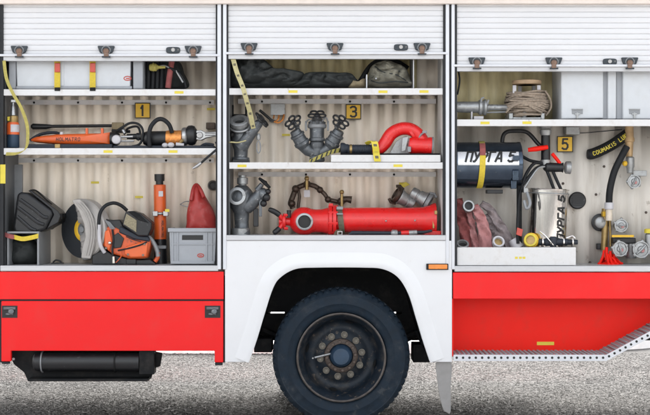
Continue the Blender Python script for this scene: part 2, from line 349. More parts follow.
structure(MB().add([(-60,-60,.006),(60,-60,.006),(60,.12,.006),(-60,.12,.006)], [(0,1,2,3)]).build('added_bounce_slab', mat('bounce_slab_pale', (.47,.45,.43), .85, var=.10, scale=3), smooth=False))  # unseen pale slab, added to bounce light up into the lockers
edge = spline([(-40,5.25),(-6,5.22),(0,5.2),(2.2,5.25),(3.2,5.5),(4.0,6.0),(4.7,7.2),(5.0,9.5),(5.0,40)], 64)
q = [(x, y, .10) for x, y in edge] + [(-40, 40, .10)]; n_ = len(q)
pm = MB(); pm.add(q + [(x, y, -.02) for x, y, z in q], [tuple(range(n_))] + [(i, (i+1) % n_, (i+1) % n_+n_, i+n_) for i in range(n_)])
structure(pm.build('pavement', 'concrete', smooth=False))
kb = MB()
kp = [Vector((x, y-.08, .06)) for x, y in edge]
vs = []
for i, p in enumerate(kp):
    t = (kp[min(i+1, len(kp)-1)] - kp[max(i-1, 0)]).normalized(); nn = Vector((t.y, -t.x, 0))
    for dn, z in ((.075, 0), (.06, .115), (-.07, .125), (-.07, 0)):
        vs.append((p.x+nn.x*dn, p.y+nn.y*dn, z))
kb.add(vs, [(4*i+k, 4*i+(k+1) % 4, 4*i+4+(k+1) % 4, 4*i+4+k) for i in range(len(kp)-1) for k in range(4)])
M['kerb'] = mat('white_kerb', (.85,.84,.82), .8, var=.08)
structure(kb.build('kerb', 'kerb'))

# loose stones over the asphalt: one countless mass
def gravel(name, n, x0, x1, y0, y1, rmin, rmax, seed):
    rg = np.random.default_rng(seed)
    yy = y0 + (y1-y0)*rg.random(n)**1.15
    c = np.stack([rg.uniform(x0, x1, n)*(.72+.28*yy/5.1), yy, np.zeros(n)], 1)
    r = rmin + (rmax-rmin)*rg.random(n)**2.2
    base = np.array([(1,0,0),(-1,0,0),(0,1,0),(0,-1,0),(0,0,1),(0,0,-.3),(.7,.7,.45),(-.7,.7,.45),(-.7,-.7,.45),(.7,-.7,.45)], float)
    tri = np.array([(4,0,6),(4,6,2),(4,2,7),(4,7,1),(4,1,8),(4,8,3),(4,3,9),(4,9,0),(0,6,2)[::1],(2,7,1),(1,8,3),(3,9,0)])
    nb = len(base)
    v = base[None]*(.75+.5*rg.random((n, nb, 1)))
    ang = rg.random(n)*6.283; ca, sa = np.cos(ang), np.sin(ang)
    sx = rg.uniform(.75, 1.25, (n,1)); sz = rg.uniform(.55, 1.0, (n,1))
    x = v[:,:,0]*sx; y = v[:,:,1]
    v = np.stack([x*ca[:,None]-y*sa[:,None], x*sa[:,None]+y*ca[:,None], v[:,:,2]*sz], 2)*r[:,None,None] + c[:,None,:]
    f = (tri[None] + (np.arange(n)*nb)[:,None,None]).reshape(-1, 3)
    me = bpy.data.meshes.new(name); me.vertices.add(n*nb); me.vertices.foreach_set('co', v.reshape(-1).astype(np.float32))
    me.loops.add(len(f)*3); me.loops.foreach_set('vertex_index', f.reshape(-1).astype(np.int32))
    me.polygons.add(len(f)); me.polygons.foreach_set('loop_start', (np.arange(len(f))*3).astype(np.int32))
    me.update(calc_edges=True); me.validate()
    at = me.attributes.new('tone', 'FLOAT', 'POINT'); blot = sum(np.sin(c[:,0]*fx+px_)*np.sin(c[:,1]*fy+py_) for fx, fy, px_, py_ in ((2.1,1.3,.4,1.1),(3.7,2.9,2.0,.3),(6.3,4.1,1.2,2.2),(11.,7.,.7,.9)))/4
    tone = np.repeat(np.clip(rg.random(n)**1.15+.30*blot, 0, 1), nb).astype(np.float32); at.data.foreach_set('value', tone)
    m = bpy.data.materials.new('grey_stone'); m.use_nodes = True; nn = m.node_tree; b = nn.nodes['Principled BSDF']; b.inputs['Roughness'].default_value = .85
    a = nn.nodes.new('ShaderNodeAttribute'); a.attribute_name = 'tone'; rr = nn.nodes.new('ShaderNodeValToRGB')
    rr.color_ramp.elements[0].color = (.022,.021,.020,1); rr.color_ramp.elements[1].color = (.185,.178,.17,1)
    e = rr.color_ramp.elements.new(.5); e.color = (.06,.057,.054,1)
    nn.links.new(a.outputs['Fac'], rr.inputs['Fac']); nn.links.new(rr.outputs['Color'], b.inputs['Base Color'])
    me.materials.append(m); o = bpy.data.objects.new(name, me); COL.objects.link(o); o['kind'] = 'stuff'; o['label'] = 'loose grey gravel lying over the asphalt under the truck'; o['category'] = 'gravel'
    return o
gravel('gravel', 105000, -3.9, 3.9, .14, 5.1, .0038, .0112, 3)

# ------------------------------------------------------------------ the fire truck
truck = thing('fire_truck', 'white and red fire truck with three open roller shutter lockers of rescue gear', 'fire truck', (0, 1.25, 0))
T = truck
XL, XR = -130, 770                                     # the body runs on past both edges of the photo
def X(px, d=0): return P(px, 0, d).x
def Z(py, d=0): return P(0, py, d).z

MB().pbox(XL, -6, XR, 3.2, -.035, .3).build('roof_gutter', 'cream', T, bevel=.006)
b = MB(); b.box(X(XL), X(XR), .0, 2.5, Z(-6)+.002, Z(-22)); b.build('roof', 'white', T, bevel=.03)
b = MB(); b.box(X(XL), X(XR), 2.46, 2.5, Z(271), Z(-6)); b.build('far_wall', 'white', T, bevel=.01)
b = MB(); b.box(X(XL), X(XL)+.03, .02, 2.45, Z(271), Z(-6)); b.box(X(XR)-.03, X(XR), .02, 2.45, Z(271), Z(-6)); b.build('end_wall', 'white', T)
b = MB(); b.box(X(XL)+.04, X(XR)-.04, .66, 2.44, Z(268), Z(275)); b.build('underfloor', 'matte_black', T)
MB().box(X(XL)+.05, X(XR)-.05, 1.3, 1.33, Z(267), Z(-5)).build('centre_bulkhead', 'grey_mid', T)
b = MB(); b.pbox(XL, 3.4, -8, 350, 0, .03); b.build('side_panel', 'white', T, bevel=.004)
b = MB(); b.pbox(704, 3.4, XR, 350, 0, .03); b.build('side_panel', 'white', T, bevel=.004)

# roller shutters
def shutter(x0, x1, yb, bar, latches, lock, ly):
    z0, z1 = Z(yb - bar), Z(3.0); pitch = 5.45*S0; pr = []
    z = z0
    while z < z1:
        pr += [(.0215, z), (.0165, z+.0022), (.0150, z+.009), (.0150, z+pitch-.009), (.0165, z+pitch-.0042), (.0215, z+pitch-.002)]
        z += pitch
    zt = pr[-1][1]; vs = []; fs = []; n = len(pr)
    for xx in (X(x0), X(x1)): vs += [(xx, y, zz) for y, zz in pr]
    fs = [(i, i+1, n+i+1, n+i) for i in range(n-1)]
    m = MB().add(vs, fs); m.box(X(x0), X(x1), .024, .034, z0, zt)
    sh = m.build('roller_shutter', 'slat', T, ang=20)
    MB().box(X(x0), X(x1), .006, .040, Z(yb), z0-.001).build('bottom_bar', 'alu', sh, bevel=.003)
    MB().box(X(x0)-.02, X(x1)+.03, -.016, .0045, z0-.006, z0+.012).build('handle_rail', 'rail', sh, bevel=.004)
    for lx in latches:
        l = MB().prism([(lx-8.5, ly-4), (lx-8, ly-4.8), (lx+8, ly-4.8), (lx+8.5, ly-4), (lx+6.5, ly+1.6), (lx+5, ly+2.4), (lx-5, ly+2.4), (lx-6.5, ly+1.6)], -.006, .0149).build('latch_cup', 'latch', sh, bevel=.004)
        a = MB(); a.cyl(P(lx, ly+.6, -.006), P(lx, ly+.6, -.028), .025, .021, 20); a.pbox(lx-2.2, ly+1.5, lx+2.4, ly+6, -.032, -.018); a.build('latch_knob', 'copper', sh, bevel=.004)
        MB().pbox(lx-4.2, ly+5.4, lx+4.4, ly+7.0, -.026, -.0165).build('latch_tongue', 'latch', sh, bevel=.002)
        MB().ring(P(lx, ly-.4, -.007), (0,1,0), .031, .004, 20, 8).build('latch_ring', 'grey_mid', sh)
    o = [(lock + 7*math.copysign(abs(math.cos(a))**.5, math.cos(a)), ly-.5 + 3.2*math.copysign(abs(math.sin(a))**.5, math.sin(a))) for a in [2*math.pi*k/24 for k in range(24)]]
    MB().prism(o, .004, .0149).build('lock_plate', 'latch', sh, bevel=.003)
    MB().cyl(P(lock, ly-.8, .0039), P(lock, ly-.8, -.005), .016, .014, 16).build('lock_barrel', 'silver', sh)
shutter(-6, 216.2, 60.4, 5.2, (19, 106, 193), 173, 50)
shutter(228, 443.6, 58.4, 5.2, (249, 335, 422), 401, 47.2)
shutter(456, 702, 70.8, 5.2, (477, 554, 630), 610, 61.6)

# door posts: pairs of pale rails with dark seals
def post(x, dark, pale, bot):
    for a, c in dark: MB().pbox(a, 3.4, c, bot, .002, .06).build('door_seal', 'dark_gap', T)
    for a, c in pale: MB().pbox(a, 3.3, c, bot+1, -.012, .055).build('door_post', 'rail', T, bevel=.004)
post(222, [(215.8,217.2),(221.2,222.8),(226.6,228.2)], [(217.3,221.1),(222.9,226.5)], 268)
post(450, [(443.2,445.6),(449.4,451.4),(454.9,457)], [(445.7,449.3),(451.5,454.8)], 268)
post(-5, [(-1,3.2)], [(-8,-1.1)], 270)
post(700, [(698,700)], [(700.1,704)], 270)

# lockers: sides, backs, shelves, floors
def corrugated(name, px0, px1, py0, py1, d, m, pitch=14.2, dep=.027):
    a, c = P(px0, py1, d), P(px1, py0, d); pt = pitch*s(d); xs = []; x = a.x
    while x < c.x:
        xs += [(x, 0), (x+pt*.42, 0), (x+pt*.52, dep), (x+pt*.90, dep)]; x += pt
    xs = [(min(x, c.x), y) for x, y in xs] + [(c.x, 0)]; n = len(xs)
    vs = [(x, d+y, a.z) for x, y in xs] + [(x, d+y, c.z) for x, y in xs]
    o = MB().add(vs, [(i, i+1, n+i+1, n+i) for i in range(n-1)]).build(name, m, T, ang=15)
    so = o.modifiers.new('thick', 'SOLIDIFY'); so.thickness = .003; so.offset = 1 if False else -1
    return o
BD = .50
def locker(x0, x1, top, floor_y, shelves, backs, sill, wl='side_wall', wr='side_wall'):
    zt, zf = Z(top), Z(floor_y)
    MB().box(X(x0)-.012, X(x0), .062, BD-.002, zf, zt).build('locker_side', wl, T)
    MB().box(X(x1), X(x1)+.012, .062, BD-.002, zf, zt).build('locker_side', wr, T)
    MB().box(X(x0)-.012, X(x1)+.012, .05, BD+.06, zt+.001, zt+.02).build('locker_ceiling', 'shelf', T)
    MB().box(X(x0)-.012, X(x1)+.012, .03, BD+.06, zf-.03, zf-.001).build('locker_floor', 'floor', T)
    for y0, y1 in shelves:
        sh = MB(); sh.box(X(x0)+.001, X(x1)-.001, .012, BD-.004, Z(y0)-.012, Z(y0)); sh.box(X(x0)+.001, X(x1)-.001, .010, .0118, Z(y1), Z(y0))
        sh.box(X(x0)+.001, X(x1)-.001, .0119, .05, Z(y1), Z(y1)+.006)
        sh.build('shelf', 'shelf', T, bevel=.0015)
    for a, c, m, pt in backs: corrugated('locker_back', x0-2 if x0 < 325 else x0-10, x1+10 if x1 < 325 else x1+14, a, c, BD, m, pt)
    MB().box(X(x0)-.02, X(x1)+.02, -.012, .06, Z(sill[1]), Z(sill[0])).build('sill', 'alu', T, bevel=.004)
locker(3.2, 215.6, 50, 265, [(88.6, 94.8), (147.6, 154)], [(60, 275, 'wall', 15.5)], (265, 270.6), 'dark_side', 'side_wall')
locker(229, 443, 48, 234.6, [(87.6, 94), (161.8, 168.2)], [(93, 245, 'wall', 14.4), (55, 92.4, 'yellow_wall', 14.4)], (234.6, 240), 'dark_side', 'side_wall')
locker(457, 697, 58, 265.4, [(118.8, 125.4)], [(121, 275, 'wall_right', 26), (62, 120.4, 'yellow_wall', 22)], (265.4, 271.2), 'dark_side', 'side_wall')

# strips with bolts along the back under each shelf, divider sheets, wall caps
for x0, x1, y in ((10, 214, 102), (238, 436, 101), (238, 436, 174), (10, 214, 160)):
    st = MB().pbox(x0, y-2.6, x1, y+2.2, BD-.006, BD-.002).build('rail_strip', 'side_wall' if y > 150 else 'shelf', T)
    bl = MB(); x = x0+24
    while x < x1: bl.cyl(P(x, y, BD-.0065), P(x, y, BD-.016), .009, .008, 10); x += 44
    bl.build('bolt', 'matte_black', st)
MB().pbox(366.3, 74, 367.2, 87.5, .05, BD-.01).build('divider_sheet', 'rail', T)
MB().pbox(413.2, 50, 414.0, 87.5, .05, BD-.01).build('divider_sheet', 'alu', T)
corrugated('locker_back', 417, 446, 56, 92, BD-.03, 'wall', 20)
o = MB().cyl(P(213, 185, BD-.002), P(213, 185, .44), .042, .036, 24); o.ring(P(213, 185, .438), (0,1,0), .028, .006); o.build('wall_knob', 'black', T)
o = MB(); o.lathe(P(577, 200, BD-.004), (0,-1,0), [(0,.068),(.02,.068),(.028,.06),(.026,.052),(.026,0)], 32)
for k in range(5): o.box(P(577,0,.5).x-.045, P(577,0,.5).x+.045, BD-.038, BD-.031, Z(200,.5)-.036+k*.016, Z(200,.5)-.030+k*.016)
o.build('vent_cap', 'black', T)
o = MB()
for x, y in ((596,194),(604,166),(536,262),(622,246),(563,183),(590,262),(646,212)): o.cyl(P(x,y,BD-.001), P(x,y,BD-.008), .011, .009, 10)
o.build('rivet', 'rust', T)
MB().pbox(206, 122, 215, 128.5, .42, BD-.002).build('wall_bracket', 'bronze', T, bevel=.004)
MB().prism([(0.2,164),(5.4,164),(5.4,183),(0.2,183)], -.0005, .0018).build('sticker', 'sticker', T)
def stickers(rows, d, w=9, h=2.6):
    for x, y in rows: MB().pbox(x-w/2, y-h/2, x+w/2, y+h/2, d-.0012, d-.0002).build('sticker', 'sticker', T)
stickers([(179,91.8),(173,151),(108,151),(293,91),(383,91.2),(424,91),(398,165.2),(242,165.4),(485,122.4),(527,122.2)], .0098)
stickers([(211,108.5),(139,196.5),(95,182),(286,134.4),(403,183)], BD-.001, 8, 2.2)
for num, cx, cy, hw, hh in (('1', 142.6, 110, 7.8, 7.8), ('3', 353.4, 111.2, 7.8, 7.6), ('5', 565, 143.6, 8, 8)):
    d = BD-.02
    pl = MB().pbox(cx-hw, cy-hh, cx+hw, cy+hh, d, d+.004).build('number_plate', 'ink', T)
    MB().pbox(cx-hw+.9, cy-hh+.9, cx+hw-.9, cy+hh-.9, d-.0012, d-.0003).build('yellow_face', 'yellow_sign', pl)
    o = P(cx-(2.2 if num == '1' else 3.1), cy+5, d-.0012); w = 6.2*s(d)
    letters(MB(), num, lambda u, v, l: (o.x+u, o.y-l, o.z+v), w, 10*s(d), 0, 1.9*s(d)).build('digit', 'ink', pl)

# red panels, left side
MB().pbox(-8, 271.2, 223.6, 298.9, -.006, .03).build('upper_red_panel', 'red', T, bevel=.004)
MB().pbox(-8, 298.9, 223.6, 300.4, .006, .04).build('panel_gap', 'dark_gap', T)
fl = MB().prism([(1.2,300.6),(223.2,300.6),(223.2,362),(214.6,362),(214.6,350.4),(11,350.4),(11,361),(1.2,361)], -.007, .03).build('flap_door', 'red', T, bevel=.005)
for x in (9.6, 212.6):
    MB().pbox(x-7.8, 305.2, x+7.8, 317.4, -.0095, -.0072).build('latch_recess', 'ink', fl, bevel=.001)
    h = MB(); h.pbox(x-6.2, 306.4, x+6, 309.2, -.020, -.0098); h.cyl(P(x+1.5, 311, -.0098), P(x+1.5, 311, -.032), .026, .020, 16); h.pbox(x-4, 312.6, x+3.4, 314.6, -.024, -.0098)
    h.build('flap_latch', 'gunmetal', fl, bevel=.003)
MB().pbox(223.2, 300.6, 225.2, 362, .021, .06).build('panel_gap', 'dark_gap', T)
MB().pbox(-8.4, 300.6, 1.4, 362, .031, .06).build('panel_gap', 'dark_gap', T)
MB().pbox(215, 362, 222.4, 365, .0, .04).build('rubber_stop', 'rubber', T, bevel=.004)
MB().pbox(1.8, 361.1, 9, 363.6, .0, .04).build('rubber_stop', 'rubber', T, bevel=.004)
MB().pbox(XL, 271.5, -8.3, 349, -.006, -.0003).build('front_red_panel', 'red', T, bevel=.003)
# red panels and step, right side
RD = .30
MB().pbox(453, 272, 704, 298.4, -.006, .03).build('upper_red_panel', 'red', T, bevel=.004)
a, c = P(449, 351, RD), P(690, 296, RD)
pl_ = [(X(452.3), Z(354.2)-.003), (X(606), Z(354.2)-.003), (X(650), Z(330.6)-.003), (X(703), Z(302)-.003), (X(703), Z(298.4)-.002), (X(452.3), Z(298.4)-.002)]
rec = MB().add([(x, RD, z) for x, z in pl_]+[(x, RD+.02, z) for x, z in pl_], [tuple(range(6)), tuple(range(11, 5, -1))]+[(i, i+6, (i+1) % 6+6, (i+1) % 6) for i in range(6)]).build('recess_panel', 'redorange', T)
MB().box(X(453), X(704), .031, RD+.02, Z(298.4)-.001, Z(297.2)).build('recess_roof', 'redorange', T)
MB().box(X(452.2), X(453.2), .0, RD+.02, Z(356), Z(298.4)).build('recess_side', 'redorange', T)
st = MB(); q = P(545.5, 343, RD); w = 8.6*s(RD)
st.box(q.x-w, q.x+w, RD-.002, RD-.0004, q.z-.013, q.z+.013); st.build('sticker', 'sticker', T)
# perforated step
path = [(453.4, 354.2), (606, 354.2), (650, 330.6), (704, 301.5)]
pm = bpy.data.materials.new('diamond_tread'); pm.use_nodes = True
nt = pm.node_tree; N = nt.nodes; L = nt.links; b_ = N['Principled BSDF']; tc = N.new('ShaderNodeTexCoord')
w1 = N.new('ShaderNodeTexVoronoi'); w1.inputs['Scale'].default_value = 26; w1.inputs['Randomness'].default_value = 0; L.new(tc.outputs['Object'], w1.inputs['Vector'])
rr = N.new('ShaderNodeValToRGB'); L.new(w1.outputs['Distance'], rr.inputs['Fac']); rr.color_ramp.elements[0].position = .30; rr.color_ramp.elements[1].position = .42
rr.color_ramp.elements[0].color = (.035,.035,.037,1); rr.color_ramp.elements[1].color = (.40,.40,.41,1); L.new(rr.outputs[0], b_.inputs['Base Color']); b_.inputs['Roughness'].default_value = .5; b_.inputs['Metallic'].default_value = .3
vs = []
for x, y in path:
    p = P(x, y); vs += [(p.x, -.0, p.z), (p.x, RD-.004, p.z), (p.x, RD-.004, p.z-.004), (p.x, 0, p.z-.004)]
step = MB().add(vs, [(4*i+k, 4*i+(k+1) % 4, 4*i+4+(k+1) % 4, 4*i+4+k) for i in range(3) for k in range(4)] + [(0,1,2,3)]).build('step_tread', pm, T, smooth=False)
# raised teeth round the holes of the tread, as the photo's bumpy edge shows
tb = MB()
for (xa, ya), (xb, yb) in zip(path[:-1], path[1:]):
    L_ = (P(xb, yb)-P(xa, ya)).length; n = int(L_/.034)
    for k in range(n):
        p = P(xa, ya).lerp(P(xb, yb), (k+.5)/n)
        for j in range(7):
            yy = .02 + j*.04 + (.02 if k % 2 else 0)
            tb.lathe((p.x, yy, p.z), (0,0,1), [(.0002,.012),(.007,.008),(.006,.0055)], 8, caps=False)
tb.build('tread_teeth', 'grey_mid', step)
fr = MB(); vs = []
for x, y in [(453.4,354.4),(606,354.4),(650,330.8),(704,301.7)]:
    p = P(x, y); vs += [(p.x, -.010, p.z+.002), (p.x, -.0005, p.z+.002), (p.x, -.0005, p.z-.046), (p.x, -.010, p.z-.046)]
fr.add(vs, [(4*i+k, 4*i+(k+1) % 4, 4*i+4+(k+1) % 4, 4*i+4+k) for i in range(3) for k in range(4)] + [(0,1,2,3)])
front = fr.build('step_front', 'rail', T, bevel=.002, smooth=False)
hl = MB(); tot = 0
for (xa, ya), (xb, yb) in zip(path[:-1], path[1:]):
    L_ = (P(xb, yb)-P(xa, ya)).length; n = int(L_/.0465)
    for k in range(n):
        p = P(xa, ya).lerp(P(xb, yb), (k+.5)/n); hl.cyl((p.x, -.0108, p.z-.022), (p.x, -.0101, p.z-.022), .0095, .0095, 12)
hl.build('hole', 'ink', front)

# wheel arch panel
arch = spline([(249,362),(257,339),(264.5,314),(273,288),(281,276.5),(296,268.4),(318,267),(362,267),(383,268.6),(398,277),(408.5,294),(416,318),(423,341),(430,362)], 78)
out = [(225,240.2),(452,240.2),(452,361.6)] + [(x, min(y, 361.6)) for x, y in arch[::-1]] + [(225,361.6)]
fp = MB().prism(out, -.006, .02).build('wheel_arch_panel', 'white', T, bevel=.003)
vs = []; n = len(arch)
for i, (x, y) in enumerate(arch):
    a = arch[max(i-1, 0)]; c = arch[min(i+1, n-1)]; tx, ty = c[0]-a[0], c[1]-a[1]; l = math.hypot(tx, ty); nx, ny = ty/l, -tx/l
    if (x+nx-341)**2+(y+ny-380)**2 < (x-341)**2+(y-380)**2: nx, ny = -nx, -ny
    for off, d in ((15,-.0062),(12,-.012),(6,-.020),(1.2,-.024),(0,-.019),(0,.05)):
        p = P(x+nx*off, min(y+ny*off, 361.6)); vs.append((p.x, d, p.z))
MB().add(vs, [(6*i+k, 6*i+k+1, 6*i+7+k, 6*i+6+k) for i in range(n-1) for k in range(5)]).build('arch_flare', 'white', T, ang=50)
mk = MB().pbox(426.4, 263.2, 448.4, 269.4, -.024, -.0065).build('side_marker', 'rubber', T, bevel=.004)
MB().pbox(428.6, 264, 447.4, 268.6, -.036, -.0242).build('marker_lens', 'amber', mk, bevel=.004)
fpc = fp.copy(); COL.objects.link(fpc); fpc.parent = T; fpc.location = (fp.location.x, 2.49-1.25, fp.location.z)
# far side skirts
b = MB(); b.box(X(XL), X(224), 2.47, 2.5, Z(350), Z(272)); b.box(X(453), X(590), 2.47, 2.5, Z(350), Z(272)); b.box(X(590)+.002, X(XR), 2.47, 2.5, Z(300), Z(272)); b.build('far_skirt', 'red', T)
# mudflap
mf = MB().prism(spline([(436.6,360.8),(451,361.2),(450.9,386),(450.6,411.4),(446.5,411.8),(443.2,409),(439.6,396),(437.4,380)], 42, True), .02, .032).build('mudflap', 'flap', T, bevel=.003)
# arch liner (open inside), chassis rails, axle, springs
vs = []
for x, y in arch:
    for d in (.055, .66): p = P(x, y-1.5); vs.append((p.x, d, p.z))
ln = MB().add(vs, [(2*i, 2*i+1, 2*i+3, 2*i+2) for i in range(4, n-5)]).build('arch_liner', 'matte_black', T)
for d in (.80, 1.62):
    b = MB(); b.box(X(XL)+.1, X(XR)-.1, d, d+.08, Z(311.5,d), Z(268,d)-.002); b.box(X(XL)+.1, X(XR)-.1, d, d+.08, Z(340,d), Z(313.6,d))
    for x in (238, 252, 292, 380, 416, 441): b.box(X(x)-.06, X(x)+.06, d+.002, d+.078, Z(319,d), Z(309,d))
    b.build('chassis_rail', 'matte_black', T)
b = MB(); b.pbox(254,338,272,352,.42,.7); b.pbox(413,344,436,362,.5,.75); b.prism([(414,330),(420,330),(440,360),(430,362)], .5, .6); b.build('frame_bracket', 'matte_black', T, bevel=.006)
WC = P(341.3, 357.4, 0); WR = 69.4*S0
b = MB(); b.cyl((WC.x, .2, WC.z), (WC.x, 2.3, WC.z), .07); b.ball((WC.x, 1.25, WC.z), .22); b.build('axle', 'matte_black', T)
b = MB()
for d in (.72, 1.72): b.tube(sp([(262,330,d),(300,345,d),(342,350,d),(384,345,d),(424,330,d)], 20), .035, 8)
b.build('leaf_spring', 'matte_black', T)
# wheels
def wheel(y0, sgn):
    o = Vector((WC.x, y0, WC.z)); ax = (0, sgn, 0)      # axis runs inward
    rim = MB().lathe(o, ax, [(.006,.337),(-.006,.334),(-.010,.326),(-.002,.318),(.030,.306),(.045,.290),(.10,.282),(.150,.262),(.165,.235),(.166,.20),(.150,.185),(.146,.10),(.150,.0)], 64, caps=False)
    w = rim.build('wheel', 'rim', T, ang=50)
    MB().lathe(o, ax, [(.004,.338),(-.008,.3365),(-.013,.329),(-.010,.3235),(.002,.317)], 72, caps=False).build('rim_lip', 'rim_edge', w)
    ns = 232; prof = [(.05,.335),(.012,.340),(.0,.352),(-.006,.372),(-.0115,.40),(-.0145,.404),(-.0145,.410),(-.0125,.414),(-.013,.445),(-.0105,.470),(-.0125,.4735),(-.0125,.478),(-.009,.481),(.004,.496),(.018,.509),(.030,.5155),(.045,WR-.0035),(.065,WR-.001),(.085,WR),(.088,WR-.012),(.098,WR-.012),(.101,WR),(.15,WR+.001),(.153,WR-.012),(.165,WR-.012),(.168,WR),(.215,WR),(.218,WR-.012),(.228,WR-.012),(.231,WR),(.262,WR-.004),(.29,.50),(.31,.45),(.31,.38),(.29,.335)]
    def rf(j, k, r):
        if 14 <= j <= 18 and k % 4 == 0: return r - .011
        if 13 == j and k % 4 == 0: return r - .004
        if 21 <= j <= 30 and k % 4 == 2: return r - .007
        return r
    MB().lathe(o, ax, prof, ns, rf, caps=False).build('tyre', 'tyre', w, ang=32)
    hb = MB().lathe(o, ax, [(.150,.130),(.122,.127),(.114,.116),(.114,.092)], 40, caps=False)
    hb.build('hub_flange', 'rust', w)
    MB().lathe(o, ax, [(.140,.092),(.092,.080),(.070,.074),(.055,.060),(.052,.0)], 40).build('hub_cap', 'hub', w)
    fb = MB()
    for k in range(12):
        a = 2*math.pi*k/12+.1; p = o + Vector((math.cos(a)*.108, sgn*.116, math.sin(a)*.108)); fb.cyl(p, p-Vector((0, sgn*.022, 0)), .0125, .0115, 6)
    fb.build('flange_bolt', 'rust', w)
    for k in range(10):
        a = 2*math.pi*k/10 + R(9); p = o + Vector((math.cos(a)*.160, sgn*.150, math.sin(a)*.160))
        b = MB(); b.cyl(p, p-Vector((0, sgn*.014, 0)), .026, .026, 18); b.cyl(p-Vector((0, sgn*.014, 0)), p-Vector((0, sgn*.044, 0)), .0205, .019, 6); b.cyl(p-Vector((0, sgn*.044, 0)), p-Vector((0, sgn*.064, 0)), .011, .010, 10)
        b.build('wheel_nut', 'nut', w)
    for k in range(4):
        a = R(-13 + 90*k); p = o + Vector((math.cos(a)*.2665, sgn*.128, math.sin(a)*.2665))
        rad = Vector((math.cos(a), 0, math.sin(a))); b = MB()
        tng = Vector((-math.sin(a), 0, math.cos(a))); axv = Vector((0, -sgn*.9, 0)) + rad*.42; axv.normalize()
        vs = [p + tng*(.032*math.cos(t)) + axv*(.020*math.sin(t)) - rad*.006 for t in [2*math.pi*i/20 for i in range(20)]]
        b.add(vs, [tuple(range(20))]); b.build('hand_hole', 'ink', w)
    v = MB().tube([o+Vector((-.165, sgn*.148, -.01)), o+Vector((-.205, sgn*.10, -.012)), o+Vector((-.215, sgn*.06, -.012))], .006, 8); v.build('valve_stem', 'castalu', w)
    MB().tube([o+Vector((-.06, sgn*.118, .02)), o+Vector((-.12, sgn*.10, .008)), o+Vector((-.20, sgn*.09, -.01))], .008, 8).build('inflation_pipe', 'castalu', w)
wheel(.02, 1); wheel(2.48, -1)

# black tank under the flap
tk = MB().prism([(11,348),(152,348),(152,351),(162,353),(160,366),(154,368),(151,378),(147,381),(28,381),(24,372),(14,364),(11,358)], .16, .20).build('exhaust_box', 'matte_black', T, bevel=.004)
b = MB(); c = P(0, 361, .1)
b.lathe((P(34,361,.1).x, .09, c.z), (1,0,0), [(0,.0),(0,.05),(.015,.068),(.05,.074),(P(140,361,.1).x-P(34,361,.1).x,.074)], 32)
b.build('exhaust_cylinder', 'black', tk)
MB().pbox(139,350,154,374,.03,.16).build('exhaust_end', 'matte_black', tk, bevel=.004)
for x in (43, 116):
    MB().ring((X(x,.1), .09, c.z), (1,0,0), .078, .006, 32, 6).build('clamp_band', 'grey_mid' if x == 43 else 'matte_black', tk)
MB().box(X(27), X(148), .02, .16, Z(381), Z(379)).build('exhaust_tray', 'matte_black', tk)
MB().cyl(P(13.5,358.6,.158), P(13.5,358.6,.15), .01, .01, 12).build('bolt_head', 'label_white', tk)

# pump pipes fixed to the right locker
pp = MB(); pp.lathe(P(629.3,123,.42), (0,0,-1), [(0,.032),(.10,.034),(.12,.040),(.14,.040),(.145,.032),(.22,.028),(.27,.024)], 24)
pipe = pp.build('pump_piping', 'tan_brass', T)
v = MB(); v.lathe(P(630,156,.40), (0,0,-1), [(0,.022),(.01,.034),(.08,.034),(.09,.028),(.13,.024)], 20); v.pbox(633,170,647,175.6,.40,.44); v.build('valve_body', 'castalu', pipe, bevel=.003)
MB().ball(P(624.8,163,.36), .021).build('valve_knob', 'yellow_sign', pipe)
def wheel_valve(cx, cy, r, d, m='castalu'):
    rr = r*s(d); c = P(cx, cy, d)
    b = MB(); b.lathe(c, (0,1,0), [(-.012,0),(-.012,rr*.35),(-.002,rr*.45),(0,rr*.8),(-.01,rr*.86),(-.01,rr),(.02,rr),(.03,rr*.7),(.09,rr*.55)], 28)
    for k in range(5):
        a = 2*math.pi*k/5+cx; b.ball(c+Vector((math.cos(a)*rr*.96, .004, math.sin(a)*rr*.96)), rr*.26, (1,.7,1), 12)
    a = cx*1.3; w2 = Vector((math.cos(a), 0, math.sin(a)))*rr*.72; b.tube([c-w2+Vector((0,-.004,0)), c+Vector((0,-.018,0)), c+w2+Vector((0,-.004,0))], rr*.15, 8)
    b.cyl(c+Vector((0,.03,0)), c+Vector((0,.12,0)), rr*.62, rr*.66, 20)
    b.build('drain_valve', m, pipe)
    MB().cyl(c+Vector((.01,-.013,-.008)), c+Vector((.01,-.018,-.008)), rr*.24, rr*.2, 12).build('valve_mark', 'hose_pink', pipe)
wheel_valve(634, 181, 6.6, .34); wheel_valve(621, 225, 6.6, .36); wheel_valve(620, 248.4, 7.6, .28); wheel_valve(641, 249, 8.4, .27)
b = MB(); b.tube(sp([(622,250,.42),(632,247,.44),(648,247,.44),(690,247,.44)], 16), .045, 16); b.lathe(P(631,236,.40), (0,0,-1), [(0,.012),(.03,.02),(.05,.05),(.14,.055),(.17,.04)], 20); b.build('valve_pipe', 'castalu', pipe)
MB().tube(sp([(605,208,.44),(605,226,.44),(604,250,.44)], 12), .026, 16).build('brass_riser', 'brass', pipe)
MB().tube(sp([(609.5,209,.42),(610,225,.42),(610.5,246,.42)], 12), .010, 10).build('thin_riser', 'brass', pipe)
b = MB(); b.lathe(P(600,222,BD-.01), (0,-1,0), [(0,.07),(.02,.07),(.026,.058),(.026,.05)], 32); b.build('pipe_collar', 'black', pipe)
MB().lathe(P(600,222,BD-.04), (0,-1,0), [(0,.048),(.04,.045),(.05,.03),(.05,0)], 28).build('pipe_flange', 'castalu', pipe)
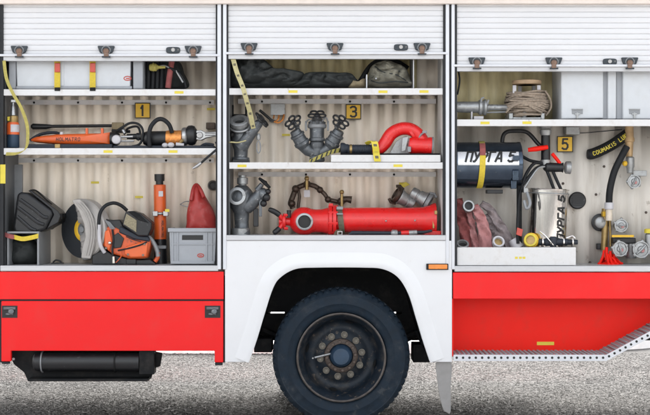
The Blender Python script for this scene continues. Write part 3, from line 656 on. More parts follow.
b = MB(); b.pbox(603,211,609,216,.40,.47); b.pbox(612,234.5,634,236.8,.30,.32); b.build('valve_lever', 'yellow_sign', pipe, bevel=.003)
b = MB(); b.pbox(613,237.4,636,243,.33,.44); b.pbox(597,243,605,249,.45,.5); b.build('valve_box', 'black', pipe, bevel=.006)
b = MB(); q = P(611,262.5,.3)
b.lathe(P(611,262.5,.32), (0,0,1), [(-.018,.085),(-.008,.09),(.004,.06),(.02,.03)], 24)
rg2 = random.Random(11)
for k in range(9):
    a = 2*math.pi*k/9+rg2.uniform(-.2,.2); h = rg2.uniform(.03,.10); rr_ = rg2.uniform(.06,.09)
    b.tube([q+Vector((math.cos(a)*.030-.02,math.sin(a)*.03+.03,h)), q+Vector((math.cos(a)*.05-.008,math.sin(a)*.05+.03,h*.5)), q+Vector((math.cos(a)*rr_,math.sin(a)*.09+.03,-.012))], [.008,.011,.010], 8)
    b.ball(q+Vector((math.cos(a)*rr_,math.sin(a)*.09+.03,-.008)), .014)
for k in range(3): b.cyl(q+Vector((-.035+.03*k,.0,.02)), q+Vector((-.03+.03*k,.02,.12-.03*k)), .014,.012, 10)
b.build('red_hydrant_foot', 'redorange', pipe)
b = MB(); b.lathe(P(649.5,247,.3), (0,0,1), [(-.05,.03),(.03,.034),(.10,.034),(.11,.025)], 18); b.build('pipe_end', 'castalu', pipe)
MB().lathe(P(649.5,232.6,.3), (0,0,1), [(0,.04),(.03,.04),(.034,.03),(.034,0)], 18).build('pipe_cap', 'sticker', pipe)
h = MB(); h.tube(sp([(627,146,.34),(621,157,.33),(614,172,.33),(609.8,190,.34),(609,204,.36)], 30), .0265, 16); hz = h.build('suction_hose', 'rubber', pipe)
MB().lathe(P(609,202,.36), (0,0,-1), [(0,.032),(.004,.035),(.05,.035),(.054,.03)], 18).build('hose_collar', 'label_white', pipe)
MB().lathe(P(609,208.5,.36), (0,0,-1), [(0,.026),(.09,.026)], 18).build('sight_tube', 'clear', pipe)
w_ = MB(); w_.tube(sp([(566,131,.45),(578,132.6,.45),(600,131,.45),(622,129,.45)], 20), .004, 6); w_.build('wall_cable', 'black', pipe)
MB().pbox(566,126,580,134,.40,BD-.005).build('wall_bracket', 'castalu', T, bevel=.005)

INSIDE = True
# ------------------------------------------------------------------ left locker: top shelf
def strap(name, label, pts, w, m, th=.004, cat='strap', wv=None, group=None):
    o = MB().ribbon(pts, wv if wv is not None else (w, 0, 0), th).build(name, m)
    return tag(o, label, cat, group)

t = thing('plastic_crate', 'long grey plastic crate with red oval badge on the top left shelf', 'crate', P(75, 88.6, .08))
MB().prism([(16,56),(131,56),(130,88.2),(17,88.2)], .085, .50).build('body', 'crate_pale', t, bevel=.006)
MB().pbox(8.5,54,15.6,88.3,.07,.51).build('corner_post', 'crate', t, bevel=.008)
MB().pbox(133,54,143,88.3,.07,.51).build('corner_post', 'crate', t, bevel=.008)
MB().pbox(16,85.6,132,88.3,.078,.0845).build('base_lip', 'crate', t, bevel=.003)
MB().pbox(60,54,64,85.4,.081,.0846).build('rib', 'crate_pale', t, bevel=.002)
b = MB(); b.tube([P(127.5+3.6*math.cos(a), 77.8+2.0*math.sin(a), .084) for a in [2*math.pi*k/20 for k in range(20)]], .0035, 6, closed=True); b.pbox(126,77.3,129.4,78.5,.082,.0845); b.build('badge', 'buckle_red', t)
for x, w in ((57.3, 'nearer the left end of'), (92.6, 'across the middle of')):
    t = thing('tie_strap', 'yellow strap with red buckle %s the long grey crate' % w, 'strap', P(x, 88.6, .06), 'yellow straps over the long crate')
    MB().ribbon([P(x,50,.07), P(x,70,.068), P(x,80,.067), P(x,88.4,.062)], (6*S0,0,0), .003).build('webbing', 'yellow', t)
    MB().pbox(x-2.7, 62.5, x+2.7, 71.5, .052, .064).build('buckle', 'buckle_red', t, bevel=.003)
    MB().pbox(x-2.8, 86.8, x+2.8, 90.4, .004, .0095).build('end_hook', 'matte_black', t, bevel=.001)
t = thing('pump_bundle', 'black bundle of hoses and tubes beside the long grey crate, top left shelf', 'hose bundle', P(165, 88.6, .3))
b = MB()
b.pillow([(146,58),(168,56),(180,62),(184,72),(187,87.8),(146,88)], .36, .22, nz=.03); b.build('black_bag', 'tarp', t)
b = MB()
for i, x in enumerate((148,152.5,157,161.5)): b.tube(sp([(x,60,.2),(x+.5,74,.19+.01*i),(x,88,.2)], 10), .017, 10)
b.tube(sp([(150,62,.17),(166,66,.16),(178,72,.16),(184,80,.17),(186,87,.18)], 20), .011, 10); b.build('black_tube', 'rubber', t)
b = MB(); b.tube(sp([(172,60,.18),(170,72,.17),(168,87.5,.17)], 14), .022, 12); b.build('brown_tube', 'hose_red', t)
MB().tube([P(176,70,.155), P(183,82,.155)], .007, 8).build('grey_rod', 'castalu', t)
b = MB(); b.lathe(P(149.5,67,.14), (1,0,.03), [(0,.0),(0,.022),(.012,.028),(.05,.030),(.058,.02),(.07,.012),(.12,.011)], 18); b.ring(P(153.5,66.5,.14), (1,0,.03), .030, .005, 24, 6)
b.build('nozzle', 'olive', t)
MB().tube(sp([(159,66,.14),(164,65,.14),(169,67,.15)], 8), .006, 8).build('nozzle_tip', 'castalu', t)

strap('hanging_strap', 'olive yellow strap hanging in a loop at the far left, past the orange bottle', sp([(4,60,.0,),(6.5,78,-.02),(13,93,-.03),(21,107,-.03),(27,124,-.03),(27.6,140,-.03),(25,149,-.028),(17,153,-.026),(6,153.4,-.025)], 50), .03, 'olive',
      wv=[Vector((.024*math.cos(a), 0, .026*math.sin(a))) for a in [.2+1.25*max(0, min(1, (k-30)/20)) for k in range(49)]])

# ------------------------------------------------------------------ left locker: middle shelf
t = thing('spray_bottle', 'orange bottle with brass collar and white label standing at the far left', 'bottle', P(14, 147.4, .12))
def up(px, py, d, prof, m, name, par, seg=28): return MB().lathe(P(px, py, d), (0,0,1), prof, seg).build(name, m, par)
k = s(.12)
up(13.2,147.2,.12,[(0,0),(0,.042),(.006,.046),(.10,.046)],'hub','base_cap',t)
up(13.2,134.2,.12,[(0,.0475),(.078,.0475),(.094,.040)],'orange','body',t)
up(13.4,122.4,.12,[(0,.036),(.012,.038),(.05,.036),(.056,.026)],'brass','collar',t)
b = MB(); b.lathe(P(13.2,115,.12),(0,0,1),[(0,.022),(.06,.018),(.075,.012),(.10,.010)],18); b.pbox(10.8,99,15.6,101.8,.10,.13); b.build('valve','silver',t,bevel=.002)
MB().pbox(7.2,116,10.4,120.4,.09,.13).build('lever','sticker',t,bevel=.003)
b = MB()
c = P(13.2,128,.12)
for i in range(8): 
    a0 = R(-100+12*i); a1 = R(-88+12*i); rr = .0482
    b.add([(c.x+rr*math.cos(a), c.y+rr*math.sin(a), z) for a, z in ((a0,c.z-.028),(a1,c.z-.028),(a1,c.z+.028),(a0,c.z+.028))], [(0,1,2,3)])
b.build('label', 'label_white', t)
tag(MB().pbox(0,113.6,4.6,120.6,.05,.10).build('white_box', 'label_white', bevel=.004), 'small white box on the wall at the far left edge, beside the orange bottle', 'box')
t = thing('pry_bar', 'long black pry bar lying behind the orange cutter', 'pry bar', P(70, 128, .42))
b = MB(); b.tube([P(31,126,.42),P(33,126,.42),P(46,126.2,.42),P(52,125.8,.42),P(112,125.2,.42)], [.012,.024,.021,.0125,.012], 14); b.build('bar', 'black', t)
MB().pbox(111.6,121.8,123,129,.38,.44).build('grip_block', 'brownbag', t, bevel=.005)
t = thing('hydraulic_cutter', 'long orange hydraulic cutter with dark lettering on a black cradle', 'rescue cutter', P(75, 147.4, .2))
body = MB().pillow([(31,139),(38,136),(50,134.6),(60,133.6),(86,133),(106,132.6),(113,132.4),(113.5,143),(108,144),(86,144.8),(60,144),(44,142.8),(34,141.4)], .21, .10, power=.35).build('body', 'orange', t)
letters(MB(), 'HOLMATRO', lambda u, v, l: P(56, 140.4, .161) + Vector((u, -l, v)), 2.3*S0, 3.3*S0, .85*S0, .0045, .1).build('lettering', 'ink', body)
b = MB(); b.pbox(26,143.6,112,147.4,.12,.34); b.tube(sp([(30,140,.28),(40,134,.29),(54,132,.28),(62,134.6,.26)], 14), .012, 10); b.build('cradle', 'bluehose', t, bevel=.004)
MB().pbox(54.6,143.4,60,147.5,.11,.1195).build('catch', 'brass', t, bevel=.003)
MB().cyl(P(61.6,134,.2), P(61.6,131.4,.2), .016, .012, 12).build('plug', 'label_white', t)
for x in (86.6, 102): MB().pbox(x-1.2,127.6,x+1.2,134,.18,.21).build('lug', 'orange', t, bevel=.003)
b = MB(); b.lathe(P(110.5,138.4,.20),(1,0,0),[(0,.052),(.02,.055),(.055,.050),(.07,.04)],24); b.lathe(P(127,136,.22),(1,0,0),[(0,.02),(.07,.022),(.075,.028),(.11,.028)],20); b.build('collar', 'black', t)
MB().lathe(P(116.3,139,.145),(0,-1,0),[(-.03,.036),(.0,.036),(.012,.031),(.016,.02),(.017,0)],24).build('end_knob', 'label_white', t)
b = MB(); b.cyl(P(121,136.4,.17),P(133,136,.17),.010,.010,12); b.cyl(P(121,140.6,.17),P(134,140.4,.17),.008,.008,12); b.cyl(P(122,127,.2),P(125,133,.18),.016,.012,12); b.build('coupling', 'silver', t)
b = MB()
b.tube(sp([(116,131,.2),(122,127,.17),(130,122.6,.16),(138,123.4,.15),(142.6,129,.15),(142.4,138,.15),(139,144,.16),(132,146,.17)], 40), .0095, 10)
b.tube(sp([(124,134,.24),(128,128,.23),(137,126,.22),(140,132,.21),(138,140,.2)], 26), .009, 10); b.tube(sp([(112,130,.28),(120,131,.27),(130,131,.26)], 12), .012, 10); b.build('hose', 'rubber', t)
t = thing('hydraulic_spreader', 'black hydraulic spreader with copper band, silver tips and big loop handle', 'rescue spreader', P(180, 147.4, .2))
MB().lathe(P(143,138,.2),(1,0,0),[(0,.03),(.004,.045),(.03,.056),(.18,.058)],28).build('body','black',t)
MB().lathe(P(166.4,137.8,.2),(1,0,0),[(0,.059),(.02,.0615),(.03,.0595),(.06,.062),(.07,.0595),(.10,.062),(.118,.060)],32).build('band','copper_orange',t)
MB().lathe(P(182,136,.2),(1,0,.03),[(0,.058),(.008,.068),(.03,.070),(.042,.062)],32).build('ring','silver',t)
MB().lathe(P(187,135,.2),(1,0,.03),[(0,.064),(.015,.076),(.04,.077),(.06,.070),(.072,.050),(.082,.03)],32).build('head','black',t)
b = MB(); b.prism([(196,130),(201,129.4),(205,131.6),(216,131),(216,135.4),(206,137.4),(201,139.8),(196,139)], .165,.235); b.cyl(P(199.6,134.6,.165),P(199.6,134.6,.15),.028,.024,20); b.pbox(205,131.9,215,133.0,.155,.1648); b.pbox(205,134.2,215,135.2,.155,.1648); b.build('tips','silver',t,bevel=.004)
MB().tube(sp([(149.6,146,.12),(148.8,136,.11),(151,126,.11),(157,119.4,.115),(163,119,.12),(169,124,.13),(172,132,.15)], 44), .0165, 14).build('loop_handle','rubber',t)
b = MB(); b.ball(P(165,144.6,.13),.020,(1.2,1,.9)); b.ball(P(171,144.4,.12),.022,(1.2,1,.9)); b.cyl(P(176,143.6,.13),P(184,144.2,.13),.014,.010,12); b.build('valve_knob','label_white',t)
MB().lathe(P(180,142,.14),(.6,-.4,.5),[(-.02,.012),(.03,.012)],12).build('elbow','brass',t)
b = MB(); b.pbox(113,145,214,147.5,.14,.34); b.tube(sp([(201,146,.2),(206,143.5,.18),(214,144.6,.18)],10),.012,8); b.build('cradle','bluehose',t,bevel=.004)
t = thing('air_hose', 'thin black hose with silver tip hanging over the shelf edge by the door post', 'hose', P(204, 158, -.02))
MB().tube(sp([(216,142,.10),(218,147,.02),(213,152,-.02),(206,158,-.025),(200.5,163,-.02)], 24), .0085, 10).build('tube','rubber',t)
MB().tube([P(201.2,162.4,-.02),P(197,165.6,-.02),P(192.6,168,-.02)], [.011,.012,.007], 12).build('tip','silver',t)

# ------------------------------------------------------------------ left locker: floor
t = thing('metal_box', 'open fronted grey metal box under the tilted black case', 'box', P(24, 264.4, .1))
b = MB(); b.pbox(7,231,9,264.4,.07,.5); b.pbox(37.2,231,39,264.4,.07,.5); b.pbox(9.05,231,37.15,232.8,.07,.5); b.pbox(9.05,232.85,37.15,264.4,.48,.5); b.build('shell','grey_mid',t)
MB().pillow([(10,240),(22,238),(36,241),(36.6,262),(10,262.6)], .26, .2, nz=.03).build('dark_cloth','tarp',t)
t = thing('lamp_case', 'black ribbed plastic case tilted on its edge at the left end of the floor', 'case', P(34, 231, .2))
MB().prism([(17,193),(21,191.6),(28,192.4),(51,209.6),(53,214),(45,229.6),(33,233.6),(14,232.6),(12.4,226)], .10, .34).build('body','black',t,bevel=.022,seg=3)
MB().prism([(28,190),(31,189.6),(58,210.6),(60.6,215.4),(58.4,222),(49,227.4),(46,229.8),(53.4,214),(51,209)], .12, .36).build('rim','black',t,bevel=.012)
b = MB()
for q in ([(20,199),(33,208),(43,216),(48,217)], [(18,207),(30,216),(38,222),(44,224)], [(17,216),(24,222),(31,228),(36,230)]): b.tube(sp([(x,y,.10) for x,y in q],14), .014, 8)
b.build('rib','black',t)
b = MB(); b.tube(sp([(30,190,.2),(36,190,.18),(45,198,.18),(52,204,.2)],14),.006,8); b.pbox(57,213,62,219,.15,.22); b.build('catch','matte_black',t,bevel=.003)
t = thing('webbing_strap', 'yellow webbing strap with red end under the tilted black case', 'strap', P(24, 238, .06))
MB().ribbon(sp([(14,236.4,.055),(22,238.4,.045),(30,237.4,.05),(38.4,235.4,.06)],16),(0,.004,.034),.004).build('webbing','yellow',t)
MB().ribbon(sp([(5,234,.06),(9,235.6,.05),(14.2,236.6,.052)],8),(0,.004,.034),.005).build('red_end','hose_red',t)
tag(MB().pbox(9,164,22,224,.36,.40).build('grey_board','grey_mid',bevel=.003),'grey flat board standing in the back corner behind the tilted black case','board')

t = thing('cutoff_saw', 'orange petrol cut-off saw with black disc and pale grey guard', 'cut-off saw', P(115, 264, .2))
n_ = Vector((-.50,-.86,.02)).normalized(); c = P(84,229,.26); rr = 29*s(.26)
MB().lathe(c, n_, [(-.004,0),(-.004,rr),(.004,rr),(.004,rr*.45),(.0045,0)], 64).build('disc','blade',t)
MB().lathe(c, n_, [(.0046,rr*.42),(.006,rr*.41),(.006,rr*.27),(.0046,rr*.26)], 48, caps=False).build('disc_ring','sign' if 'sign' in M else 'yellow_sign',t)
b = MB(); b.lathe(c, n_, [(.004,rr*.26),(.012,rr*.22),(.016,rr*.12),(.03,rr*.1),(.03,0)], 32); b.build('flange','grey_mid',t)
g = MB()
# guard: a deep half shell over the right side of the disc, edge turned over
u_ = n_.cross(Vector((0,0,1))).normalized(); w_ = Vector((0,0,1))
def gp(a, r, h): return c + n_*h + (u_*math.cos(a)*-1 + w_*math.sin(a))*r
if (u_*-1).x < 0: u_ = -u_
vs = []; na = 40; prof = [(.22*rr,.055),(.42*rr,.056),(.46*rr,.050),(.60*rr,.050),(.64*rr,.057),(.80*rr,.055),(.84*rr,.049),(1.02*rr,.045),(1.06*rr,.034),(1.06*rr,-.03),(.9*rr,-.034)]
for i in range(na+1):
    a = R(-84) + R(186)*i/na
    for r_, h in prof: vs.append(gp(a, r_, h))
m_ = len(prof)
g.add(vs, [(m_*i+k, m_*i+k+1, m_*i+m_+k+1, m_*i+m_+k) for i in range(na) for k in range(m_-1)])
gd = g.build('guard','guard',t,ang=30); so = gd.modifiers.new('thick','SOLIDIFY'); so.thickness = .003
fb = MB(); fb.prism([(72,200.4),(74,199),(80,198.6),(84,203),(91,213),(96.6,224),(97.4,236),(94,248),(90.4,258.4),(81,257.6),(82,248),(85.4,236),(84,224),(79,211)], .13,.165); fb.build('guard_cover','guard',t,bevel=.006)
fb = MB()
for off in (-1.6, 1.8, 4.6): fb.tube(sp([(78+off,202,.128),(86+off*.9,212,.128),(90.4+off*.8,224,.128),(90.6+off*.8,238,.128),(87+off*.8,255,.128)],24),.0062,8)
fb.build('guard_rib','guard',t)
e = MB(); e.prism([(103.5,227.6),(111,225),(121,229.5),(136,234.6),(150,239),(150.4,244),(147,258),(130,258.6),(112,253.4),(102,245)], .13,.30); e.build('engine_cover','orange_saw',t,bevel=.016,seg=3)
e = MB(); e.prism([(125,246.6),(139,242),(148,241),(146.6,256.6),(131,257.4),(124,254)], .10,.1295); e.prism([(104,231),(109,228.6),(112,241),(109,251),(104,245)],.11,.1295); e.build('starter_cover','orange',t,bevel=.010)
b = MB(); b.tube(sp([(118,250,.124),(128,248,.098),(140,244.6,.094),(147,241.4,.1)],16),.006,8); b.tube(sp([(112.4,229,.12),(113.6,240,.118),(112.4,250,.115),(113.6,262,.11)],16),.008,8); b.build('cable','rubber',t)
b = MB(); b.prism([(105,218),(110,219.6),(120,219),(123,225),(138,236),(134,238),(112,231),(105,228)], .14,.30); b.build('cylinder_block','black',t,bevel=.01)
MB().prism([(120,225.6),(139,235),(148,236),(150,241.4),(134,239),(118.6,232)], .12,.29).build('fuel_tank','bluehose',t,bevel=.01)
b = MB(); b.prism([(125.4,211),(133,210.4),(140.6,213),(151.6,222.4),(151.4,228),(148,235.8),(138,235.6),(122,224.6)], .10,.28); b.build('filter_box','black',t,bevel=.010,seg=3)
MB().prism([(126.4,213.2),(136.6,219.8),(136.2,231.8),(123.4,223.4)], .094,.0995).build('filter_mesh','filter',t,bevel=.002)
MB().prism([(128,211.2),(134,211),(140,214),(149,222.6),(138.4,219.6)], .093,.0995).build('filter_lid','matte_black',t,bevel=.003)
MB().tube(sp([(99.6,238,.10),(98.8,224,.09),(100,213,.09),(104.5,206,.10),(110.4,203,.12),(116,202.8,.14),(122,205.6,.16),(127,210,.18)],40),.0135,14).build('front_handle','rubber',t)
MB().tube(sp([(99.3,224,.088),(99.4,238,.098),(101,246,.11),(104.6,252,.13)],16),.0145,14).build('handle_tube','label_white',t)
MB().tube(sp([(143,235,.2),(149,236.6,.19),(154,243,.18),(157.4,251,.18),(158,256,.18)],24),[.014+.0002*i for i in range(25)],14).build('rear_handle','grey_mid',t)
b = MB(); b.tube(sp([(158,252,.18),(157.6,257,.18),(155,261,.18)],8),.017,12); b.tube(sp([(120,251,.1),(121,256,.1),(116,262,.1)],8),.004,6); b.build('handle_end','orange_saw',t)
b = MB(); b.prism([(92,255),(104,249),(112,254),(130,259.4),(150,259),(156,264),(92,264)], .14,.32); b.pbox(126,258.5,136,264,.12,.139); b.build('base_frame','black',t,bevel=.006)
b = MB(); b.ball(P(109.8,242.4,.1),.014); b.cyl(P(113.4,256,.10),P(113.6,262.6,.10),.012,.014,12); b.build('choke_knob','chrome',t)

b = MB()
for i in range(5): b.prism([(104.6+i*1.1,219.4+i*.5),(105.2+i*1.1,219.4+i*.5),(111+i*1.1,228.6),(110.4+i*1.1,228.6)], .118,.139)
b.build('cooling_fin','grey_mid',t)
b = MB(); b.prism([(112.4,236),(118,232),(124,238),(121,247),(114,248)],.118,.1296); b.build('side_cover','black',t,bevel=.004)
b = MB(); b.tube(sp([(126,236,.112),(134,239.4,.1),(141,241,.098)],10),.0045,6); b.build('seam','ink',t)
for x,y in ((128,254),(143,254.6),(144.6,243.6),(106,247.6)): MB().cyl(P(x,y,.1),P(x,y,.092),.009,.008,10).build('cover_screw','nut',t)
t = thing('rescue_ram', 'upright orange hydraulic ram behind the saw, black at both ends', 'rescue ram', P(160, 264, .36))
def upw(px, py, d, prof, m, name, par, seg=32): return MB().lathe(P(px,py,d),(-.012,0,1),prof,seg).build(name,m,par)
r0 = 6.1*s(.36); px_ = s(.36)
upw(160.6,264,.36,[(0,.05),(26*px_-.0,.046)],'black','foot',t)
upw(160.4,238.6,.36,[(0,r0*1.02),(54*px_,r0),(54.6*px_,r0*.8)],'orange','tube',t)
upw(159.6,184.6,.36,[(0,r0*.62),(4*px_,r0*.62),(4*px_,r0*.8),(6*px_,r0*.84),(11*px_,r0*.84),(11*px_,r0*.4),(6*px_,r0*.3)],'black','cap',t)
b = MB(); b.ring(P(160,213,.36),(0,0,1),r0*1.05,.012,32,8); b.pbox(152.6,210.6,157.6,215.6,.27,.31); b.pbox(163,210.6,168,215.6,.27,.32); b.build('clamp','silver',t,bevel=.003)
MB().pbox(165,208.6,169.4,211.4,.26,.27).build('clamp_tab','sticker',t)
b = MB(); b.prism([(158.6,190.6),(163,190.6),(163,196),(158.6,196)],.36-r0*1.005,.36-r0*.9); b.build('label','label_white',t)
letters(MB(),'HOLMATRO',lambda u,v,l: P(162.4,220,.36)+Vector((v,-r0*1.03-l+ (v-.010)**2*6,-u)),1.6*S0,2.2*S0,.6*S0,.003).build('lettering','ink',t)
MB().pbox(156.4,245,166,248.4,.30,.36).build('foot_band','grey_mid',t,bevel=.003)

t = thing('plastic_crate', 'small grey stacking crate with a dark handle hole at the floor by the post', 'crate', P(192, 264, .2))
b = MB(); b.prism([(169.4,230),(216,230),(214.6,263.6),(170.6,263.6)], .10, .102); b.prism([(169.4,230),(171.4,230),(172.4,263.6),(170.6,263.6)],.1025,.46); b.prism([(214.2,230),(216,230),(214.6,263.6),(213,263.6)],.1025,.46); b.pbox(171,230,215,264,.46,.463); b.pbox(172,262.4,214,263.6,.103,.458); b.build('body','crate',t)
b = MB(); b.pbox(167.8,227.6,217,231.6,.085,.099); b.pbox(167.8,227.6,169.6,231.6,.0995,.47); b.pbox(215.2,227.6,217,231.6,.0995,.47); b.pbox(170,227.6,215,231.6,.464,.48); b.build('rim','crate',t,bevel=.004)
b = MB()
for x in (172.6,177.6,206.6,211.6): b.pbox(x-.7,231.7,x+.7,263.2,.092,.0998)
b.pbox(171,243,214,244.4,.0935,.0999); b.pbox(171,260.6,214,263.4,.090,.0998); b.build('rib','crate',t,bevel=.002)
MB().pbox(182,234.6,203,239.4,.0965,.0997).build('handle_hole','ink',t,bevel=.001)
b = MB(); b.tube([P(200.6+3*math.cos(a),255+1.7*math.sin(a),.0985) for a in [2*math.pi*k/20 for k in range(20)]],.0035,6,closed=True); b.pbox(199.2,254.6,202,255.6,.0965,.0985); b.build('badge','buckle_red',t)
t = thing('jerrycan', 'scuffed red plastic fuel can with a pointed spout in the small grey crate', 'fuel can', P(202, 236, .28))
MB().pillow([(186.6,244),(186.6,222),(187,211),(190,199),(193.6,187),(195,184),(198.6,184),(203,192),(208.6,201),(214,211),(216.4,222),(216,244)], .27, .25, power=.42, n=90, rings=14, folds=.004).build('body','red_plastic',t)
MB().tube(sp([(191,200,.16),(193.4,188,.2),(196.6,184.4,.24),(200.4,189,.2),(204,197,.16)],24),.014,12).build('handle','red_plastic',t)
tag(MB().tube(sp([(180,204,.46),(186,201,.46),(196,202,.47),(205,205,.46),(186,206,.45)],30),.004,8,closed=True).build('wire_loop','castalu'),'thin wire loop behind the red fuel can','wire')

t = thing('floor_clip','small black clip on the locker floor left of the saw disc','clip',P(57,264,.3))
b = MB(); b.pbox(51,262.2,63,264.2,.30,.34); b.tube(sp([(53,262,.31),(56,259.6,.31),(60,260.6,.31),(61,262.4,.31)],10),.007,8); b.build('clip','black',t,bevel=.002)
# ------------------------------------------------------------------ middle locker: top shelf
tag(MB().pillow([(231,87),(231,58),(247,57),(262,58.6),(270,65),(277,69.4),(292,70.4),(305,74),(301,83),(296,87.4)],.30,.42,nz=.05,nscale=9,power=.35,rings=22,n=140,folds=.035).build('tarpaulin','tarp'),'dark folded tarpaulin filling the left of the middle top shelf','tarpaulin')
tag(MB().pillow([(294,87.4),(300,80),(305,73.6),(318,72),(340,72.6),(350,73),(356,78),(358,86.8)],.28,.36,nz=.05,nscale=9,power=.35,rings=22,n=140,folds=.030).build('canvas_bag','tarp'),'dark flat topped bag to the right of the folded tarpaulin','bag')
t = thing('canvas_roll', 'grey green canvas bundle rolled round on the middle top shelf, right', 'canvas bundle', P(385,87.4,.25))
MB().pillow([(368,86.8),(368.6,76),(370,68),(376,62.6),(386,60.6),(397,63),(407,70),(411,80),(411,87)],.26,.36,nz=.045,nscale=16,power=.45,rings=22,n=140,folds=.028).build('canvas','sack',t)
b = MB()
for q in ([(371,80,.13),(380,82.4,.09),(395,81,.09),(408,82,.13)],[(375,66,.15),(384,72,.10),(396,74,.09),(406,80,.12)],[(390,64,.16),(394,70,.11),(400,70.6,.11)]): b.tube(sp(q,16),.005,6)
b.build('cord','tarp',t)
MB().ball(P(376,78,.095),.010).build('eyelet','silver',t)
tag(MB().pillow([(349,87.2),(349.6,80),(354,81),(359,80.6),(364,78),(366,80),(365.6,87)],.2,.14,nz=.02,nscale=20).build('tan_pouch','brownbag'),'small tan pouch between the dark bag and the canvas bundle','pouch')
tag(MB().tube(sp([(357,86,.32),(362,78,.32),(370,66,.34),(380,60,.36),(394,60,.38),(408,68,.38)],24),.02,10).build('black_hose','rubber'),'black hose arching behind the canvas bundle','hose')
t = thing('measuring_tape', 'pale yellow tape strap hanging slantwise down in front of the middle shelves, left', 'strap', P(245,95,-.02))
tp = sp([(233,58,.02),(237,72,-.01),(242.6,86,-.03),(246,98,-.03),(250,112,.03),(253.4,128,.09)],36)
MB().ribbon(tp,(.034,0,.008),.003).build('tape','khaki',t)
b = MB()
for i in range(3,34,5): b.ribbon([tp[i]+Vector((0,-.0022,0)),tp[i+1]+Vector((0,-.0022,0))],(.018,0,.004),.001)
b.build('mark','darkstrap',t)
tag(MB().tube(sp([(228.5,142,.04),(232,141.6,.0),(238,142,.02),(246,140,.06)],14),.005,8).build('pull_cord','khaki'),'pale cord tied round the upper grey hydrant valve','cord')

# ------------------------------------------------------------------ middle locker: middle shelf
def handwheel(name, par, c, ax, r, m='black', lobes=5, ph=0.0):
    ax = Vector(ax).normalized(); upv = Vector((0,0,1)) if abs(ax.z) < .9 else Vector((1,0,0)); u = ax.cross(upv).normalized(); w = ax.cross(u); b = MB()
    for k in range(lobes):
        a = 2*math.pi*k/lobes+ph; cc = Vector(c)+(u*math.cos(a)+w*math.sin(a))*r*.60; b.ring(cc, ax, r*.36, r*.115, 16, 7)
    b.lathe(Vector(c)-ax*r*.12, ax, [(0,r*.24),(r*.3,r*.24),(r*.34,r*.14)], 16)
    return b.build(name, m, par)
t = thing('hydrant_valve', 'grey cast hydrant valve with slanting branch, on the middle shelf by the left post', 'hydrant valve', P(241,161.4,.2))
b = MB(); kx = s(.2)
b.lathe(P(240.6,161,.2),(.02,0,1),[(0,.066),(.012,.070),(.03,.066),(.034,.052),(.09,.054),(.12,.066),(.19,.082),(.25,.074),(.28,.05),(.30,.03)],32)
b.tube([P(240,146,.18),P(246,138,.16),P(253,130,.14),P(258.6,123,.13)],[.060,.054,.040,.034],20)
b.tube([P(247,132,.15),P(249,130,.148)],[.052,.052],20)
b.build('casting','gunmetal',t)
b = MB(); b.lathe(P(240,129,.16),(-.05,-.62,.78),[(.02,.060),(.05,.060),(.055,.072),(.085,.074),(.09,.064),(.09,.046),(.05,.042)],32); b.ring(P(240,126,.13),(-.05,-.62,.78),.07,.008); b.build('outlet','castalu',t)
MB().lathe(P(240,129,.16),(-.05,-.62,.78),[(.055,.044),(.056,0)],24).build('bore','ink',t)
MB().ball(P(258.4,123.4,.13),.034,(1,1,1)).build('bonnet','gunmetal',t)
handwheel('handwheel',t,P(262,119.4,.11),(.75,-.25,.6),.070)
b = MB(); b.pbox(233,117,237,121,.2,.3); b.cyl(P(234,134,.12),P(231,134,.12),.02,.02,12); b.pbox(231,113.6,247,117,.34,.40); b.pbox(231.6,104.4,233.6,117,.34,.36); b.pbox(245,106,247,117,.34,.36); b.build('clamp','matte_black',t,bevel=.003)
b = MB(); b.pbox(232.4,158.8,248.6,161.4,.11,.29); b.build('base_plate','black',t,bevel=.003)
t = thing('snap_hook', 'small snap hook on a ring beside the slanting hydrant valve', 'hook', P(258.6,145,.16))
b = MB(); b.lathe(P(258.4,139.6,.16),(0,0,1),[(0,.012),(.016,.018),(.04,.016),(.05,.010)],14); b.build('swivel','castalu',t)
MB().tube([P(258.6+1.9*math.cos(a),146.6+6*math.sin(a),.16) for a in [2*math.pi*k/24 for k in range(24)]],.0045,8,closed=True).build('loop','grey_mid',t)
t = thing('wall_tag', 'grey plate on the back wall with copper wires and a black hook', 'wall plate', P(278,112,BD-.03))
MB().pbox(270.6,103.4,285,114.6,BD-.02,BD-.008).build('plate','castalu',t,bevel=.002)
b = MB(); b.tube(sp([(284,114,.47),(282.6,119,.455),(278.6,122,.45),(274,121,.45)],14),.008,8); b.tube(sp([(279,114.6,.47),(278,119,.46),(275,121,.455)],10),.007,8); b.tube(sp([(274,114.6,.47),(273.6,118,.46)],6),.006,8); b.build('copper_wire','copper_orange',t)
b = MB(); b.tube([P(259.6,109.6,.43),P(262,111.6,.43),P(270.6,119,.435)],[.010,.012,.011],10); b.prism([(269,117.4),(276,120.4),(275,122.4),(269.6,121.4)],.51,.45); b.build('hook','black',t)
t = thing('dividing_breeching', 'cast metal three way manifold with three black handwheels below plate 3', 'manifold', P(317,161.4,.22))
b = MB(); d = .22
b.lathe(P(317,161.4,d),(0,0,1),[(0,.052),(.01,.060),(.04,.056),(.05,.044),(.12,.05)],28)
b.lathe(P(317,147.6,d),(0,0,1),[(-.02,.040),(.01,.055),(.04,.058),(.05,.050),(.055,.062),(.075,.062),(.08,.056),(.17,.056),(.175,.066),(.20,.066),(.205,.055),(.23,.035)],32)
for sg in (-1,1):
    x = lambda v: 317+sg*v
    b.tube([P(x(2),153,d),P(x(9),150,d-.01),P(x(14),145,d-.02)],[.036,.044,.046],20)
    b.lathe(P(x(12.4),147.4,d-.02),P(x(23),128.6,d-.06)-P(x(12.4),147.4,d-.02),[(0,.040),(.03,.055),(.035,.060),(.055,.060),(.06,.052),(.10,.05),(.105,.057),(.12,.057),(.125,.045),(.155,.040),(.16,.03)],28)
